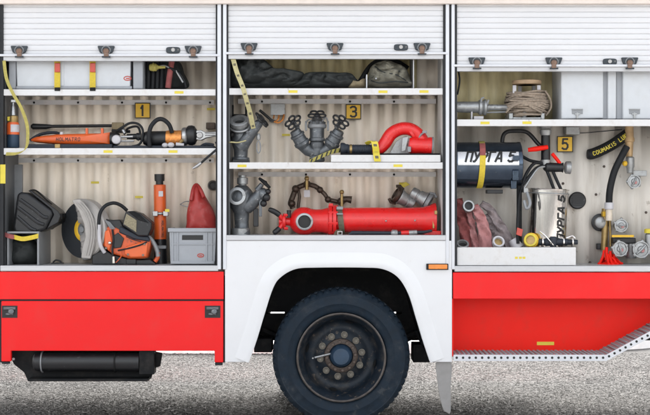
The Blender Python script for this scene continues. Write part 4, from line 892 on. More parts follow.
b.build('casting','gunmetal',t)
b = MB(); b.lathe(P(317,128,d),(0,0,1),[(0,.062),(.008,.072),(.03,.072),(.036,.062)],28); b.pbox(305,120.4,307,130,.2,.24); b.pbox(327,120.4,329,130,.2,.24); b.tube(sp([(306,122,.2),(309,119,.19),(313,122,.18)],8),.006,8); b.tube(sp([(328,122,.2),(326,117,.19),(322,121,.18)],8),.006,8); b.build('claw_coupling','grey_mid',t,bevel=.002)
for (hx,hy,ax) in ((293.2,121.6,(-.45,-.72,.55)),(317,114.4,(0,-.55,.83)),(340.4,121.2,(.42,-.72,.55))):
    c = P(hx,hy,.12); handwheel('handwheel',t,c,ax,.070,ph=.3)
    MB().cyl(c, c-Vector(ax).normalized()*.07,.012,.02,12).build('spindle','gunmetal',t)
t = thing('ratchet_strap', 'yellow and black striped strap tied across the foot of the three way manifold', 'strap', P(325,155,.1))
tp = sp([(309,161.4,.13),(317,157.6,.125),(326,153.6,.13),(333,151,.14),(341,149.6,.16)],30)
MB().ribbon(tp,(.008,0,.034),.003).build('webbing','olive',t)
b = MB()
for i in range(2,len(tp)-1,4): b.ribbon([tp[i]+Vector((0,-.0025,0)),tp[i]+(tp[i+1]-tp[i])*.9+Vector((.004,-.0025,.0))],(.012,0,.033),.001)
b.build('stripe','ink',t)
t = thing('tray', 'shallow white metal tray under the red curved pipe', 'tray', P(386,161.6,.1))
b = MB(); b.pbox(331,154.4,440.6,161.5,.024,.030); b.pbox(331,154.4,332,161.5,.0305,.45); b.pbox(439.6,154.4,440.6,161.5,.0305,.45); b.pbox(332.1,160.6,439.5,161.5,.0305,.45); b.pbox(332.1,154.4,439.5,161.5,.452,.458); b.build('body','shelf',t,bevel=.002)
t = thing('suction_hose', 'short dark navy ribbed hose lying left of the red curved pipe', 'hose', P(358,154.4,.16))
kk = []
for i in range(14): kk += [(.012+i*.0135,.036),(.012+i*.0135+.005,.0395),(.012+i*.0135+.010,.036)]
MB().lathe(P(346,149,.15),(1,0,0),kk,24).build('hose','bluehose',t)
MB().lathe(P(340.6,148.4,.15),(1,.05,0),[(0,.0),(0,.045),(.012,.048),(.03,.046),(.04,.038),(.06,.036)],24).build('cap','bluehose',t)
MB().lathe(P(349.6,149,.15),(1,0,0),[(0,.040),(.018,.040)],24).build('tag','brass',t)
MB().pbox(341,152.8,440,156.5,.09,.3).build('pad','matte_black',t,bevel=.003)
t = thing('foam_branch', 'red curved pipe bent like a swan neck in the white tray', 'foam pipe', P(405,154.4,.2))
MB().tube(sp([(372,151,.17),(379,149,.17),(385,142.6,.18),(391,133.6,.18),(400,128.6,.18),(409,128.4,.18),(416,132,.18),(421,137.6,.18),(423,142,.17)],60),[.034+.015*min(1,i/14) for i in range(70)][:len(sp([(372,151,.17),(379,149,.17),(385,142.6,.18),(391,133.6,.18),(400,128.6,.18),(409,128.4,.18),(416,132,.18),(421,137.6,.18),(423,142,.17)],60))],20).build('swan_neck','red_pipe',t)
MB().lathe(P(408.6,144.8,.16),(1,0,-.05),[(-.004,.03),(.004,.056),(.03,.066),(.08,.062),(.12,.064),(.17,.072),(.176,.068),(.176,.055),(.10,.04)],32).build('outlet','red_pipe',t)
MB().lathe(P(431.4,146,.16),(1,0,-.05),[(0,.070),(.004,.074),(.010,.074),(.012,.070)],32).build('outlet_rim','grey_mid',t)
MB().prism([(389,154),(396,141),(402,137),(407,135.6),(410,140),(409,153.6)],.21,.225).build('bracket','castalu',t,bevel=.002)
b = MB(); b.prism([(402.6,137),(408.4,136),(405.4,150),(401.4,151)],.12,.135); b.build('stay','castalu',t,bevel=.002)
MB().lathe(P(410.6,134.4,.18),(.62,0,.42),[(0,.052),(.012,.054),(.02,.052)],24).build('band','red_pipe',t)
MB().pbox(407.6,146,411,151.5,.088,.10).build('name_plate','grey_mid',t,bevel=.002)
b = MB(); b.tube([P(419,137,.14),P(421,134,.13),P(424.6,131.4,.12)],.008,8); b.pbox(422.4,130.2,427,132.6,.11,.13); b.build('lever','grey_mid',t,bevel=.002)
t = thing('lashing_strap', 'yellow lashing strap with dark marks over the white tray edge', 'strap', P(376,158,.01))
tp = sp([(366,143.6,.16),(370,141.4,.12),(374,141,.10),(375.6,147,.085),(376.4,154,.01),(377.6,161,.008)],30)
MB().ribbon(tp,[Vector((.02+.03*min(1,i/12),.02*(1-min(1,i/12)),-.02*(1-min(1,i/12)))) for i in range(len(tp))],.004).build('webbing','sticker',t)
b = MB()
for i in range(10,len(tp)-2,5): b.ribbon([tp[i]+Vector((0,-.0028,0)),tp[i+2]+Vector((0,-.0028,0))],(.026,0,0),.001)
b.build('mark','darkstrap',t)

# ------------------------------------------------------------------ middle locker: floor
t = thing('hydrant_valve', 'dark grey cast hydrant valve with open round mouth, floor of the middle locker', 'hydrant valve', P(241,234.4,.2))
b = MB()
b.lathe(P(241.6,234.4,.2),(0,0,1),[(0,.062),(.01,.066),(.04,.064),(.05,.056),(.10,.054),(.17,.060),(.21,.086),(.27,.095),(.33,.085),(.37,.05),(.38,.035)],32)
b.tube([P(246,206,.18),P(253,201,.16),P(259,195,.15),(P(263,190,.14))],[.062,.055,.046,.036],20)
b.build('casting','gunmetal',t)
b = MB(); b.lathe(P(240.2,198.4,.2),(-.16,-.95,.18),[(.05,.066),(.085,.060),(.09,.068),(.115,.068),(.118,.058),(.118,.046),(.06,.044)],32); b.build('outlet','castalu',t)
MB().lathe(P(240.2,198.4,.2),(-.16,-.95,.18),[(.066,.046),(.067,0)],24).build('bore','ink',t)
MB().lathe(P(242.6,184,.2),(0,0,1),[(-.02,.03),(0,.03),(.005,.042),(.05,.042),(.055,.03),(.07,.03)],24).build('cap','castalu',t)
b = MB(); b.lathe(P(240.8,234.6,.2),(0,0,1),[(.002,.068),(.05,.070),(.055,.058)],32); b.build('base_ring','castalu',t)
b = MB(); b.ball(P(262.6,193.6,.14),.044,(1,1,1.1)); b.cyl(P(257,190,.13),P(262,183.6,.12),.022,.018,14); b.pbox(259,196,262,216,.12,.13); b.build('bonnet','gunmetal',t,bevel=.002)
b = MB(); b.tube([P(259,177.6,.10),P(264,181.6,.095),P(270,187.6,.10)],[.010,.016,.011],10); b.ball(P(265,182.4,.10),.018); b.build('lever_handle','matte_black',t)
b = MB(); b.ball(P(266.4,197,.11),.03); b.ball(P(263.6,203,.12),.026); b.ball(P(268,191,.12),.022); b.pbox(253.4,208,258.4,226,.16,.19); b.build('claw','black',t,bevel=.004)
t = thing('chain_wrench', 'dark bronze jointed clamp arm behind the red monitor', 'clamp arm', P(315,190,.4))
b = MB()
for q, r_ in (([(293,208),(290.6,202),(295,190)],.022),([(295.4,188),(301,185.6),(307,183.4)],.021),([(307,183.4),(315,185.6),(320,189)],.020),([(320,189),(325,194),(328,199)],.017),([(328,199),(336,201),(343,202.6)],.018),([(298,208),(299.6,196),(298,188)],.012)):
    b.tube([P(x,y,.42) for x,y in q],r_,10)
for x,y,r_ in ((291.6,203,.03),(295.6,188.4,.03),(307,183.6,.03),(320,189.4,.026),(328,199,.026),(341,201,.032)): b.ball(P(x,y,.41),r_,(1,1.2,1))
b.tube([P(342,199.4,.41),P(347,198.6,.41),P(351.6,199.4,.41)],[.028,.024,.03],14)
b.build('arm','bronze',t)
b = MB(); b.cyl(P(306.8,189,.38),P(306.8,175.4,.38),.014,.012,12); b.ball(P(306.8,178,.38),.019); b.cyl(P(341.8,206,.38),P(341.8,189.4,.38),.013,.011,12); b.ball(P(341.8,191.6,.38),.018); b.build('pin','brass',t)
MB().pbox(304,189.6,310,196.6,.40,.41).build('hanging_tag','label_white',t)
t = thing('water_monitor', 'long red fire monitor with a dark open mouth lying on the middle locker floor', 'fire monitor', P(355,234.4,.24))
b = MB(); c0 = P(304,220.6,.25)
b.ball(c0,.108,(1.08,1,1.0),32)
b.lathe(P(304,220.4,.25),(1,0,0),[(.02,.098),(.09,.088),(.14,.090),(.185,.102),(.19,.112),(.205,.112)],36)
b.build('body','red_pipe',t)
b = MB(); b.lathe(P(329,220,.25),(1,0,0),[(0,.112),(.002,.118),(.022,.118),(.026,.104),(.030,.104),(.032,.120),(.055,.120),(.058,.096)],36)
for k in range(8):
    a = 2*math.pi*k/8+.2; b.cyl(P(328.4,220,.25)+Vector((0,math.cos(a)*.108,math.sin(a)*.108)),P(337.6,220,.25)+Vector((0,math.cos(a)*.108,math.sin(a)*.108)),.012,.012,6)
b.pbox(329,203,333,206.6,.22,.27); b.build('flange','red_pipe',t)
b = MB(); b.lathe(c0,(.04,-1,-.02),[(.07,.060),(.12,.056),(.124,.065),(.146,.065),(.150,.059),(.150,.050),(.118,.047)],36); b.build('inlet','castalu',t)
MB().lathe(c0,(.04,-1,-.02),[(.119,.049),(.1195,0)],28).build('bore','ink',t)
b = MB(); b.lathe(P(294,221,.24),(-1,0,0),[(-.03,.05),(.0,.045),(.02,.034),(.06,.032),(.065,.060),(.085,.062),(.09,.04),(.115,.03)],28)
for yy in (214.6,228): b.cyl(P(288,yy,.2),P(284,yy,.2),.012,.012,8)
b.tube(sp([(284,221,.22),(281,217,.2),(278.4,213.4,.19)],8),.017,10); b.tube(sp([(284,221,.22),(281.4,225,.2),(278.6,229,.19)],8),.017,10); b.build('neck','red_pipe',t)
MB().tube(sp([(279.4,214.6,.19),(275,211.4,.18),(268.6,208.6,.17)],8),[.020,.021,.021,.021,.021,.021,.020,.018,.012][:9],14).build('grip','black',t)
MB().tube(sp([(279.4,227.8,.19),(276.4,230.6,.18),(273.4,232.8,.17)],8),[.020,.021,.021,.021,.021,.021,.020,.018,.012][:9],14).build('grip','black',t)
MB().cyl(P(289,217,.2),P(289,209.6,.2),.014,.018,12).build('lock_pin','black',t)
pr = [(0,.088),(.004,.094),(.30,.096),(.55,.094),(.66,.098),(.715,.112),(.745,.128),(.76,.130),(.762,.118),(.76,.10),(.60,.085)]
MB().lathe(P(336.6,219.4,.25),(1,0,0),pr,44,caps=False).build('barrel','red_pipe',t)
b = MB()
for x,y in ((386,220.4),(415,220)): b.ball(P(x,y,.157),.008)
b.build('rivet','silver',t)
b = MB(); b.pbox(434.6,210,437.4,214,.12,.15); b.pbox(432.6,220,434.6,228,.13,.16); b.build('scratch','brass',t,bevel=.003)
b = MB(); b.pbox(424,230.4,441,234.4,.14,.36); b.build('foot','red_pipe',t,bevel=.004)
t = thing('branch_pipe', 'thin steel rod with a claw coupling lying under the red monitor barrel', 'branch pipe', P(385,233.6,.12))
MB().tube([P(349,233.6,.12),P(352,232.4,.12),P(395,232.6,.12),P(424,231.6,.12),P(432,230,.12)],[.010,.016,.013,.012,.010],12).build('rod','bluehose',t)
b = MB(); b.lathe(P(391,232.6,.12),(1,0,0),[(0,.018),(.01,.026),(.04,.026),(.05,.02)],16); b.cyl(P(409,232.4,.12),P(417,231.8,.12),.02,.018,14); b.build('coupling','castalu',t)
MB().cyl(P(401,232.4,.12),P(411,232,.12),.017,.017,14).build('red_band','red_pipe',t)
t = thing('buckle_strap', 'dark olive strap with a steel buckle round the red monitor', 'strap', P(339,220,.1))
b = MB(); cc = P(340.6,219.6,.25); ring = [cc+Vector((-.012*math.sin(a)*1,-.104*math.cos(a),.106*math.sin(a))) for a in [R(-72)+R(165)*k/28 for k in range(29)]]
b.ribbon(ring[::-1],(.042,0,0),.004); b.ribbon([ring[0],P(338.6,229.4,.17),P(336.4,234.2,.10)],(.042,0,0),.004); b.build('webbing','darkstrap',t)
b = MB(); b.pbox(336.6,206,343,209,.14,.15); b.pbox(336.8,212.6,343,214.2,.135,.145); b.build('ratchet','grey_mid',t,bevel=.002)
b = MB(); b.pbox(337.4,230.6,342.4,231.4,.09,.096); b.pbox(337.4,234,342.4,234.6,.09,.096); b.pbox(337.4,231.4,338.2,234,.09,.096); b.pbox(341.6,231.4,342.4,234,.09,.096); b.build('buckle','silver',t)
for (cx,cy,ax,lab) in ((404,198.6,(-.72,-.15,.42),'left tilted'),(421,197,(.76,-.15,-.42),'right tilted')):
    t = thing('hose_coupling','%s silver hose coupling of the pair lying on the red monitor barrel' % lab.split()[0],'coupling',P(cx,205,.33),'couplings on the red monitor')
    c = P(cx,cy,.34); a_ = Vector(ax).normalized(); kx = 1
    MB().lathe(c-a_*.085,a_,[(0,.040),(.006,.046),(.05,.048),(.055,.043),(.062,.043),(.067,.050),(.10,.054),(.12,.062),(.13,.062)],28).build('sleeve','castalu',t)
    e = MB(); q = c+a_*.05; e.lathe(q,a_,[(0,.060),(.012,.068),(.03,.068),(.034,.056),(.034,.044),(.01,.042)],28)
    v1 = a_.cross(Vector((0,1,0))).normalized()
    for sg in (-1,1): e.tube([q+v1*sg*.060-a_*.01,q+v1*sg*.072+a_*.03,q+v1*sg*.055+a_*.055],.012,8)
    e.build('claw_ring','bronze' if cx < 410 else 'grey_mid',t)
tag(MB().prism([(399,184.6),(406,181.4),(410,184),(404,187)],.44,.45).build('yellow_tag','sticker',bevel=.002),'small yellow tag above the pair of silver couplings','tag')

# ------------------------------------------------------------------ right locker: top shelf
tag(MB().tube(sp([(457.6,66,.12),(459.6,78,.1),(459,86,.1),(457.4,94,.12)],14),.007,8).build('dangling_cable','rubber'),'black cable dangling beside the left post of the right locker','cable')
t = thing('branch_nozzle', 'grey metal branch pipe lying left of the rope reel', 'branch pipe', P(478,118.6,.2))
MB().lathe(P(450,106.4,.2),(1,0,-.012),[(0,.040),(.20,.044),(.215,.044),(.222,.058),(.24,.060),(.25,.050),(.26,.062),(.275,.062),(.282,.036),(.30,.024),(.47,.022)],32).build('pipe','castalu',t)
b = MB(); b.cyl(P(486,112,.2),P(507,111.4,.2),.007,.007,10); b.tube([P(481,101.4,.16),P(481.6,97.8,.16),P(484,97,.16)],.008,8); b.tube([P(487,104,.16),P(488.6,99.4,.16)],.008,8); b.build('lever','grey_mid',t)
b = MB(); b.pbox(471,111,472.6,118.6,.17,.22); b.pbox(474,115.6,483.6,118.6,.15,.24); b.build('rest','label_white',t,bevel=.002)
t = thing('rope_reel', 'wooden reel wound with grey brown rope on the right top shelf', 'rope reel', P(526,118.6,.25))
b = MB(); cR = P(526.4,103,.26); rg = random.Random(5)
for i in range(26):
    f = i/25; zc = -.088+.165*f; bulge = .138+.028*math.sin(math.pi*min(1, f*1.05))+rg.uniform(-.005,.008)
    tx, ty = rg.uniform(-.13,.13), rg.uniform(-.12,.12); pts = []
    for k in range(40):
        a = 2*math.pi*k/40; x_ = math.cos(a)*bulge; y_ = math.sin(a)*bulge
        pts.append(cR+Vector((x_, y_, zc+x_*tx+y_*ty+.004*math.sin(3*a+i))))
    b.tube(pts,.0078,8,closed=True)
b.tube(sp([(545,90,.15),(550,98,.16),(551,107,.17),(546,115,.18)],16),.007,8)
for i in range(5): b.tube(sp([(506+i,112-i*3,.13),(514+2*i,105-i,.10),(530+i,100+i*2,.09),(546-i,104+2*i,.12)],20),.0075,8)
b.build('rope','rope',t)
MB().lathe(cR+Vector((0,0,-.09)),(0,0,1),[(0,.128),(.17,.128)],32).build('core','rope',t)
b = MB(); b.lathe(P(526.6,84.4,.26),(0,0,1),[(0,.100),(.004,.112),(.03,.114),(.034,.106),(.034,.07),(0,.07)],36); b.build('hoop','wood',t)
b = MB()
for x, dd in ((514.6,.16),(539,.16),(520,.36),(534,.36)): b.pbox(x-1.8,84.6,x+1.8,93,dd,dd+.03)
b.build('post','label_white',t,bevel=.003)
b = MB(); b.pbox(509,112.6,513,118.6,.14,.38); b.pbox(541,112.6,544.6,118.6,.14,.38); b.pbox(513.1,116.6,540.9,118.6,.14,.38); b.lathe(P(524,114,.16),(0,-1,0),[(0,.025),(.03,.02),(.035,0)],16); b.build('stand','castalu',t,bevel=.003)
t = thing('plastic_case', 'large pale grey plastic case with two small latches on the right top shelf', 'case', P(622,118.6,.1))
MB().prism([(561,60),(602,60),(603.4,62),(603.6,117.6),(561.4,118.4)],.085,.5).build('body','crate_pale',t,bevel=.010,seg=3)
MB().pbox(602,60,607.6,118.2,.115,.5).build('groove','crate',t)
MB().pbox(607.8,60,616.4,118.3,.09,.5).build('rib','crate_pale',t,bevel=.008)
MB().pbox(616.6,60,622.4,118.2,.115,.5).build('groove','crate',t)
MB().pbox(622.8,60,694,118.4,.085,.5).build('body','crate_pale',t,bevel=.010,seg=3)
for x in (577.4,634.6):
    l = MB().pbox(x-5.4,108.8,x+5.4,113.4,.0815,.0848).build('latch_slot','grey_mid',t,bevel=.001)
    b = MB(); b.pbox(x-5.6,108.2,x+5.6,109,.074,.0848); b.pbox(x-.9,112,x+.9,118,.072,.0812); b.pbox(x-2.6,112.6,x+2.6,114.2,.074,.0808); b.build('latch_tongue','castalu',l,bevel=.001)
# ------------------------------------------------------------------ right locker: main bay
def on_drum(c, ax, up_, r):
    ax = Vector(ax).normalized(); 
    def f(u, v, lift):
        a = v/r; side = up_.cross(ax).normalized()
        fr_ = Vector((0,-1,0)); fr_ = (fr_ - ax*fr_.dot(ax)).normalized(); oth = ax.cross(fr_)*-1
        return c + ax*u + (fr_*math.cos(a) + oth*math.sin(a))*(r+lift)
    return f
t = thing('foam_tank', 'horizontal dark drum lettered over a painted bright reflection, strapped up on the left', 'tank', P(488,188,.25))
r_ = 23.4*s(.2); c = P(452,164.6,.25); Lx = P(520,164.6,.25).x-c.x
MB().lathe(c,(1,0,0),[(0,r_*.9),(.003,r_),(.02,r_),(.026,r_*.985),(Lx-.03,r_*.985),(Lx-.022,r_*1.0),(Lx-.004,r_),(Lx,r_*.96),(Lx-.004,r_*.5),(Lx-.004,0)],64).build('drum','drum',t)
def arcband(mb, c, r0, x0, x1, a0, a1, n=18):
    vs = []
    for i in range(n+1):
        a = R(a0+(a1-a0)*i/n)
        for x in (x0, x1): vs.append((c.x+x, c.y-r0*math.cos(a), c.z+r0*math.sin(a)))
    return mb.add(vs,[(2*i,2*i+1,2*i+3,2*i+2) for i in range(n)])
bd = arcband(MB(),c,r_*.985+.0012,.028,Lx-.032,-2,33).build('band','band',t)  # strip of painted reflection along the drum, under the lettering
f0 = on_drum(c,(1,0,0),Vector((0,0,1)),r_*.985+.0016)
f = lambda u,v,l: f0(u+.083,v+.022,l)
letters(MB(),'ПУРГА',f,6.2*S0*.98,.078,1.5*S0,.017,.26).build('lettering','ink',bd)
du = 5*(6.2*S0*.98+1.5*S0)+6.2*S0*.98*.55+1.5*S0
letters(MB(),'5',lambda u,v,l: f(u+du,v,l),6.2*S0*.98,.078,1.5*S0,.017,.26).build('digit','ink',bd)
b = MB(); b.pbox(487,189.2,503,193,.2,.3); b.build('rest','black',t,bevel=.003)
b = MB(); b.pbox(513,155,519.6,160,.04,.07); b.pbox(512.6,170,518.6,180,.05,.09); b.pbox(511,180,516.6,188.4,.10,.16); b.build('bracket','drum',t,bevel=.004)
t = thing('lashing_strap','red and yellow strap round the horizontal dark drum','strap',P(483,165,.05))
for nm, m_, a0, a1 in (('red_part','hose_red',22,62),('yellow_part','yellow',-75,21.5),('top_part','olive',62.5,110)):
    vs = []; n2 = 20
    for i in range(n2+1):
        a = R(a0+(a1-a0)*i/n2); sh_ = -.0 + (.012 if a0 < 0 else 0)*(-(a0+(a1-a0)*i/n2-20)/95)*-1
        for x in (-2.9*S0,2.9*S0):
            for h in (.0025,.0065): vs.append((P(484,0,.05).x+x-.02*(R(60)-a)*.4, c.y-(r_+h)*math.cos(a), c.z+(r_+h)*math.sin(a)))
    fs = []
    for i in range(n2):
        o_ = 4*i; fs += [(o_,o_+2,o_+6,o_+4),(o_+1,o_+5,o_+7,o_+3),(o_,o_+4,o_+5,o_+1),(o_+2,o_+3,o_+7,o_+6)]
    fs += [(0,1,3,2),(4*n2,4*n2+2,4*n2+3,4*n2+1)]
    MB().add(vs,fs).build(nm,m_,t)
t = thing('foam_tank','upright polished steel tank with black lettering up its side','tank',P(548,247,.22))
ax = Vector((.035,0,1)).normalized(); q0 = P(546.4,246.6,.25); rt = 19.6*s(.2); Ht = 58*s(.2)
MB().lathe(q0,ax,[(0,rt*.96),(.005,rt),(Ht*.90,rt),(Ht*.905,rt*1.02),(Ht*.93,rt*1.02),(Ht*.935,rt),(Ht*.985,rt),(Ht*.99,rt*1.05),(Ht*1.0,rt*1.06),(Ht*1.01,rt*1.03),(Ht*1.0,rt*.9),(Ht*.97,rt*.85),(Ht*.97,0)],64).build('shell','chrome',t)
def up_tank(u,v,l):     # lettering reads upward
    a = R(34)-0 + (v-.03)/rt; rr_ = rt+.0012+l
    side = Vector((1,0,0)); side = (side-ax*side.dot(ax)).normalized(); fw = Vector((0,-1,0))
    return q0 + ax*(u+.055) + (fw*math.cos(-a+R(68)) + side*math.sin(-a+R(68)))*rr_
letters(MB(),'ПУРГА',up_tank,.042,.060,.010,.0155,.2).build('lettering','ink',t)
letters(MB(),'5',lambda u,v,l: up_tank(u+5*.052+.042*.55+.010,v,l),.042,.060,.010,.0155,.2).build('digit','ink',t)
b = MB(); b.ring(q0+ax*Ht*.93,ax,rt*1.03,.005,48,6); b.pbox(524,187.6,528,192,.1,.2); b.build('top_band','castalu',t)
b = MB(); b.tube(sp([(527,192,.1),(530,203,.06),(526.6,208,.06),(524,200,.08)],16),.012,10); b.build('carry_handle','grey_mid',t)
t = thing('foam_lance','black foam nozzle assembly with red lever standing above the steel tank','foam nozzle',P(545,186,.3))
b = MB(); b.tube(sp([(502,146,.34),(503,136,.34),(507,131.4,.34),(515,130.4,.34),(525,131,.34),(531,135,.33),(537,142,.32),(542,147,.31)],36),.016,12)
b.lathe(P(545.6,163,.28),(0,0,1),[(0,.036),(.24,.034)],24)
b.lathe(P(546,166.6,.26),(1,0,-.03),[(-.02,.02),(.0,.038),(.12,.034),(.13,.040)],24)
b.build('tube','black',t)
b = MB(); b.lathe(P(545.6,133.6,.28),(0,0,1),[(-.01,.038),(.01,.046),(.03,.046),(.036,.036),(.045,.046),(.06,.044),(.064,.03)],24); b.lathe(P(545.6,162,.28),(0,0,1),[(-.02,.04),(.02,.042)],24); b.lathe(P(564.6,167,.26),(1,0,-.03),[(0,.036),(.01,.048),(.045,.050),(.05,.038)],24); b.build('metal_ring','castalu',t)
b = MB(); b.tube([P(528,149.4,.22),P(536,148.4,.21),P(547.6,146.6,.22)],[.016,.020,.017],12); b.tube([P(552,153,.26),P(557,159,.26),P(560,163,.26)],.014,10); b.build('lever','redorange',t)
b = MB()
for qq in ([(543,163,.26),(534,163,.24),(526,174,.2),(522,186,.18),(519,200,.16),(517.6,226,.16),(518,243,.15)],[(543,165,.25),(536,168,.22),(529,176,.2),(523,184,.18)],[(521,155,.3),(530,160,.27),(540,162,.26)],[(546,168,.26),(550,178,.25),(554,189,.24)],[(552,169,.26),(556,178,.25),(561,189,.24)]): b.tube(sp(qq,26),.0125,10)
b.build('thin_hose','rubber',t)
b = MB(); b.tube(sp([(545,166,.24),(538,168,.21),(531,177,.19),(524,188,.17)],20),.0075,8); b.build('steel_tube','castalu',t)
b = MB(); b.pbox(517,180,522,244,.17,.20); b.build('stem','matte_black',t,bevel=.004)
MB().prism([(517.4,227),(523,229),(521.6,236),(516.2,234)],.12,.135).build('red_tag','buckle_red',t,bevel=.001)
# hoses in the white trough
t = thing('tray','long white metal trough along the right locker floor','tray',P(516,265.2,.05))
b = MB(); b.pbox(457,246.8,576,264.9,.02,.027); b.pbox(457,246.8,458,264.9,.0275,.45); b.pbox(575,246.8,576,264.9,.0275,.45); b.pbox(458.1,263.8,574.9,264.9,.0275,.45); b.pbox(458.1,246.8,574.9,264.9,.452,.458); b.build('body','shelf',t,bevel=.003)
for x in (516.4,520.4,524): MB().pbox(x-1.4,256.2,x+1.4,258.4,.0186,.0198).build('sticker','sticker',t)
def layflat(name,label,qs,ws,m,cpl,group='flat hoses in the trough'):
    t = thing(name,label,'hose',P(qs[-1][0],247,.2),group)
    pts = sp(qs,48); n2 = len(pts); b = MB(); seg = 22; vs = []
    for i,p in enumerate(pts):
        tt = (pts[min(i+1,n2-1)]-pts[max(i-1,0)]).normalized(); sd = Vector((0,1,0)).cross(tt).normalized(); w = (ws[0]+(ws[1]-ws[0])*i/(n2-1))*S0/2
        for k in range(seg):
            a = 2*math.pi*k/seg; crease = 1+.08*math.sin(i*1.3+k)
            ca, sa = math.cos(a), math.sin(a); wob = 1+.06*math.sin(i*.9+ws[0])
            vs.append(p+sd*math.copysign(abs(ca)**.8, ca)*w*wob+Vector((0,1,0))*(math.copysign(abs(sa)**1.4, sa)*.020*crease+.012*math.sin(2.5*ca*1.6+i*.35+ws[1])+.008*math.sin(i*.8+3*ca)))
    fs = [(i*seg+k,i*seg+(k+1)%seg,(i+1)*seg+(k+1)%seg,(i+1)*seg+k) for i in range(n2-1) for k in range(seg)]+[tuple(range(seg))[::-1],tuple((n2-1)*seg+k for k in range(seg))]
    b.add(vs,fs).build('hose',m,t)
    return t
t1 = layflat('fire_hose','dull red flat hose at the left end of the white trough',[(458,198,.30),(460,212,.29),(465,228,.27),(470,262,.24)],(9,15),'hose_red',None)
t2 = layflat('fire_hose','faded pink flat hose folded in the white trough, broad strip',[(474,205,.22),(479,214,.21),(484,230,.2),(487,262,.2)],(8,15),'hose_pink',None)
t4 = layflat('fire_hose','pink folded hose strip under the round grey coupling',[(468,204,.26),(471,220,.25),(474,236,.24),(477,262,.23)],(6,9),'hose_pink',None)
t3 = layflat('fire_hose','grey mauve flat hose leaning right toward the yellow coupling',[(481,203,.28),(490,209,.27),(498,222,.25),(507,237,.24),(517,262,.24)],(7,12),'hose_grey',None)
t5 = layflat('fire_hose','lower grey folded hose between the pink strip and the mauve hose',[(486,214,.3),(492,224,.29),(497,236,.28),(500,262,.27)],(12,14),'hose_grey',None)
def face_ring(par,px,py,d,r,ax,m,mi='ink',name='coupling'):
    c = P(px,py,d); ax = Vector(ax).normalized(); rr = r*s(d)
    o = MB().lathe(c,ax,[(-.05,rr*.75),(-.02,rr*.82),(-.018,rr*.98),(.0,rr),(.012,rr*.97),(.014,rr*.86),(.012,rr*.70),(-.02,rr*.66)],32); 
    for k in range(3):
        a = 2*math.pi*k/3; 
    ob = o.build(name,m,par); MB().lathe(c,ax,[(-.012,rr*.69),(-.0115,0)],24).build('bore',mi,ob)
    return ob
face_ring(t4,468.4,205.6,.16,6,(.1,-.95,.2),'castalu')
face_ring(t1,462.6,244,.12,6.4,(.05,-.6,.75),'castalu')
face_ring(t5,498.4,241.4,.12,6.2,(.1,-.85,.45),'label_white','brass')
b = MB(); b.lathe(P(516,243.6,.2),(.45,-.2,-.8),[(-.04,.042),(0,.046),(.04,.046)],20); b.build('end_sleeve','label_white',t3)
t = thing('brass_coupling','round yellow hose coupling on the trough edge in front of the steel tank','coupling',P(531,246.6,.1))
face_ring(t,530.6,239.6,.10,6.6,(-.25,-.95,.1),'sticker','brass','ring')
MB().ring(P(531.2,239.8,.12),(-.25,-.95,.1),.046,.012,28,8).build('outer_ring','yellow_sign',t)
t = thing('valve_set','row of small black and silver hose valves at the foot of the steel tank','valve set',P(556,246.6,.1))
b = MB(); b.lathe(P(538,241.6,.12),(1,0,0),[(0,.026),(.05,.03),(.055,.036),(.09,.036),(.095,.028),(.22,.028),(.225,.022),(.30,.018)],24); b.lathe(P(553,240,.10),(0,0,1),[(-.05,.024),(0,.03),(.02,.03),(.03,.02)],18); b.build('body','bluehose',t)
b = MB()
for x in (541,549,562,571): b.lathe(P(x,241.8,.12),(1,0,0),[(0,.030),(.004,.040),(.014,.040),(.018,.03)],24)
b.tube(sp([(540,231,.1),(546,236,.08),(552,243,.075),(554,246,.08)],14),.006,8); b.tube(sp([(566,238,.1),(572,235.6,.1),(575,238,.1)],10),.008,8); b.build('ferrule','chrome',t)
# fire hose with printed lettering hanging on the back wall
t = thing('printed_hose','short black tube with yellow print slanting beside plate 5','hose',P(605,150,.45))
hp = sp([(587.4,153.6,.46),(592,153.4,.46),(600,150.4,.45),(610,145.4,.44),(619,139.6,.44),(628,133,.45)],30); hr = [.036+.007*min(1,i/4) for i in range(len(hp))]
MB().tube(hp,hr,20).build('tube','rubber',t)
def along(u,v,l):
    L_ = 0; i = 0
    while i < len(hp)-2 and L_+(hp[i+1]-hp[i]).length < u: L_ += (hp[i+1]-hp[i]).length; i += 1
    tt = (hp[i+1]-hp[i]).normalized(); p = hp[i]+tt*(u-L_); sd = Vector((0,-1,0)).cross(tt)*-1
    if sd.z < 0: sd = -sd
    a = v/.043; return p+Vector((0,-1,0))*math.cos(a)*(.0435+l)+sd*math.sin(a)*(.0435+l)
letters(MB(),'COUMAKIS',lambda u,v,l: along(u+.035,v-.014,l),.020,.028,.006,.0055).build('lettering','sticker',t)
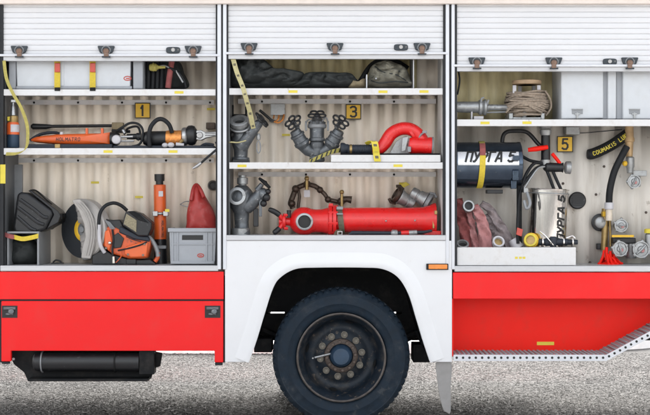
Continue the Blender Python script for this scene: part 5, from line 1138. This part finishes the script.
letters(MB(),'LUK',lambda u,v,l: along(u+.262,v-.014,l),.020,.030,.006,.0065).build('lettering','sticker',t)

# ------------------------------------------------------------------ every separate piece becomes a part of its own
KEEP = ('lettering','digit','tread_teeth','gravel','rope','mark','stripe','dirt')
def boxes_touch(a, b, e): return all(a[0][k]-e <= b[1][k] and b[0][k]-e <= a[1][k] for k in range(3))
for o in [x for x in COL.objects if x.type == 'MESH' and x.users_collection]:
    me = o.data; base = o.name.split('.')[0]
    if base in KEEP or me.users > 1 or len(me.vertices) > 40000: continue
    par_ = list(range(len(me.vertices)))
    def find(a):
        while par_[a] != a: par_[a] = par_[par_[a]]; a = par_[a]
        return a
    for e in me.edges:
        a, c = find(e.vertices[0]), find(e.vertices[1])
        if a != c: par_[a] = c
    isl = {}
    for i in range(len(par_)): isl.setdefault(find(i), []).append(i)
    if len(isl) < 2: continue
    cl = []
    for vs in isl.values():
        co = [me.vertices[i].co for i in vs]
        bb = ([min(p[k] for p in co) for k in range(3)], [max(p[k] for p in co) for k in range(3)])
        hit = [c_ for c_ in cl if any(boxes_touch(bb, q_, .004) for q_ in c_[1])]
        new = [list(vs), [bb]]
        for c_ in hit: new[0] += c_[0]; new[1] += c_[1]; cl.remove(c_)
        cl.append(new)
    if len(cl) < 2: continue
    cl.sort(key=lambda c_: -len(c_[0])); src = me.copy()
    for n__, (vs, _b) in enumerate(cl):
        keep = set(vs); m2 = src.copy(); bm = bmesh.new(); bm.from_mesh(m2); bm.verts.ensure_lookup_table()
        bmesh.ops.delete(bm, geom=[v for v in bm.verts if v.index not in keep], context='VERTS')
        co = [v.co.copy() for v in bm.verts]
        cc = Vector([(min(p[k] for p in co)+max(p[k] for p in co))/2 for k in range(3)])
        for v in bm.verts: v.co -= cc
        bm.to_mesh(m2); bm.free()
        if n__ == 0: tgt = o; loc0 = o.location.copy(); o.data = m2
        else: tgt = o.copy(); COL.objects.link(tgt); tgt.data = m2
        tgt.location = loc0 + cc; m2.name = base
        if n__ == 0:
            for ch in o.children: ch.location -= cc
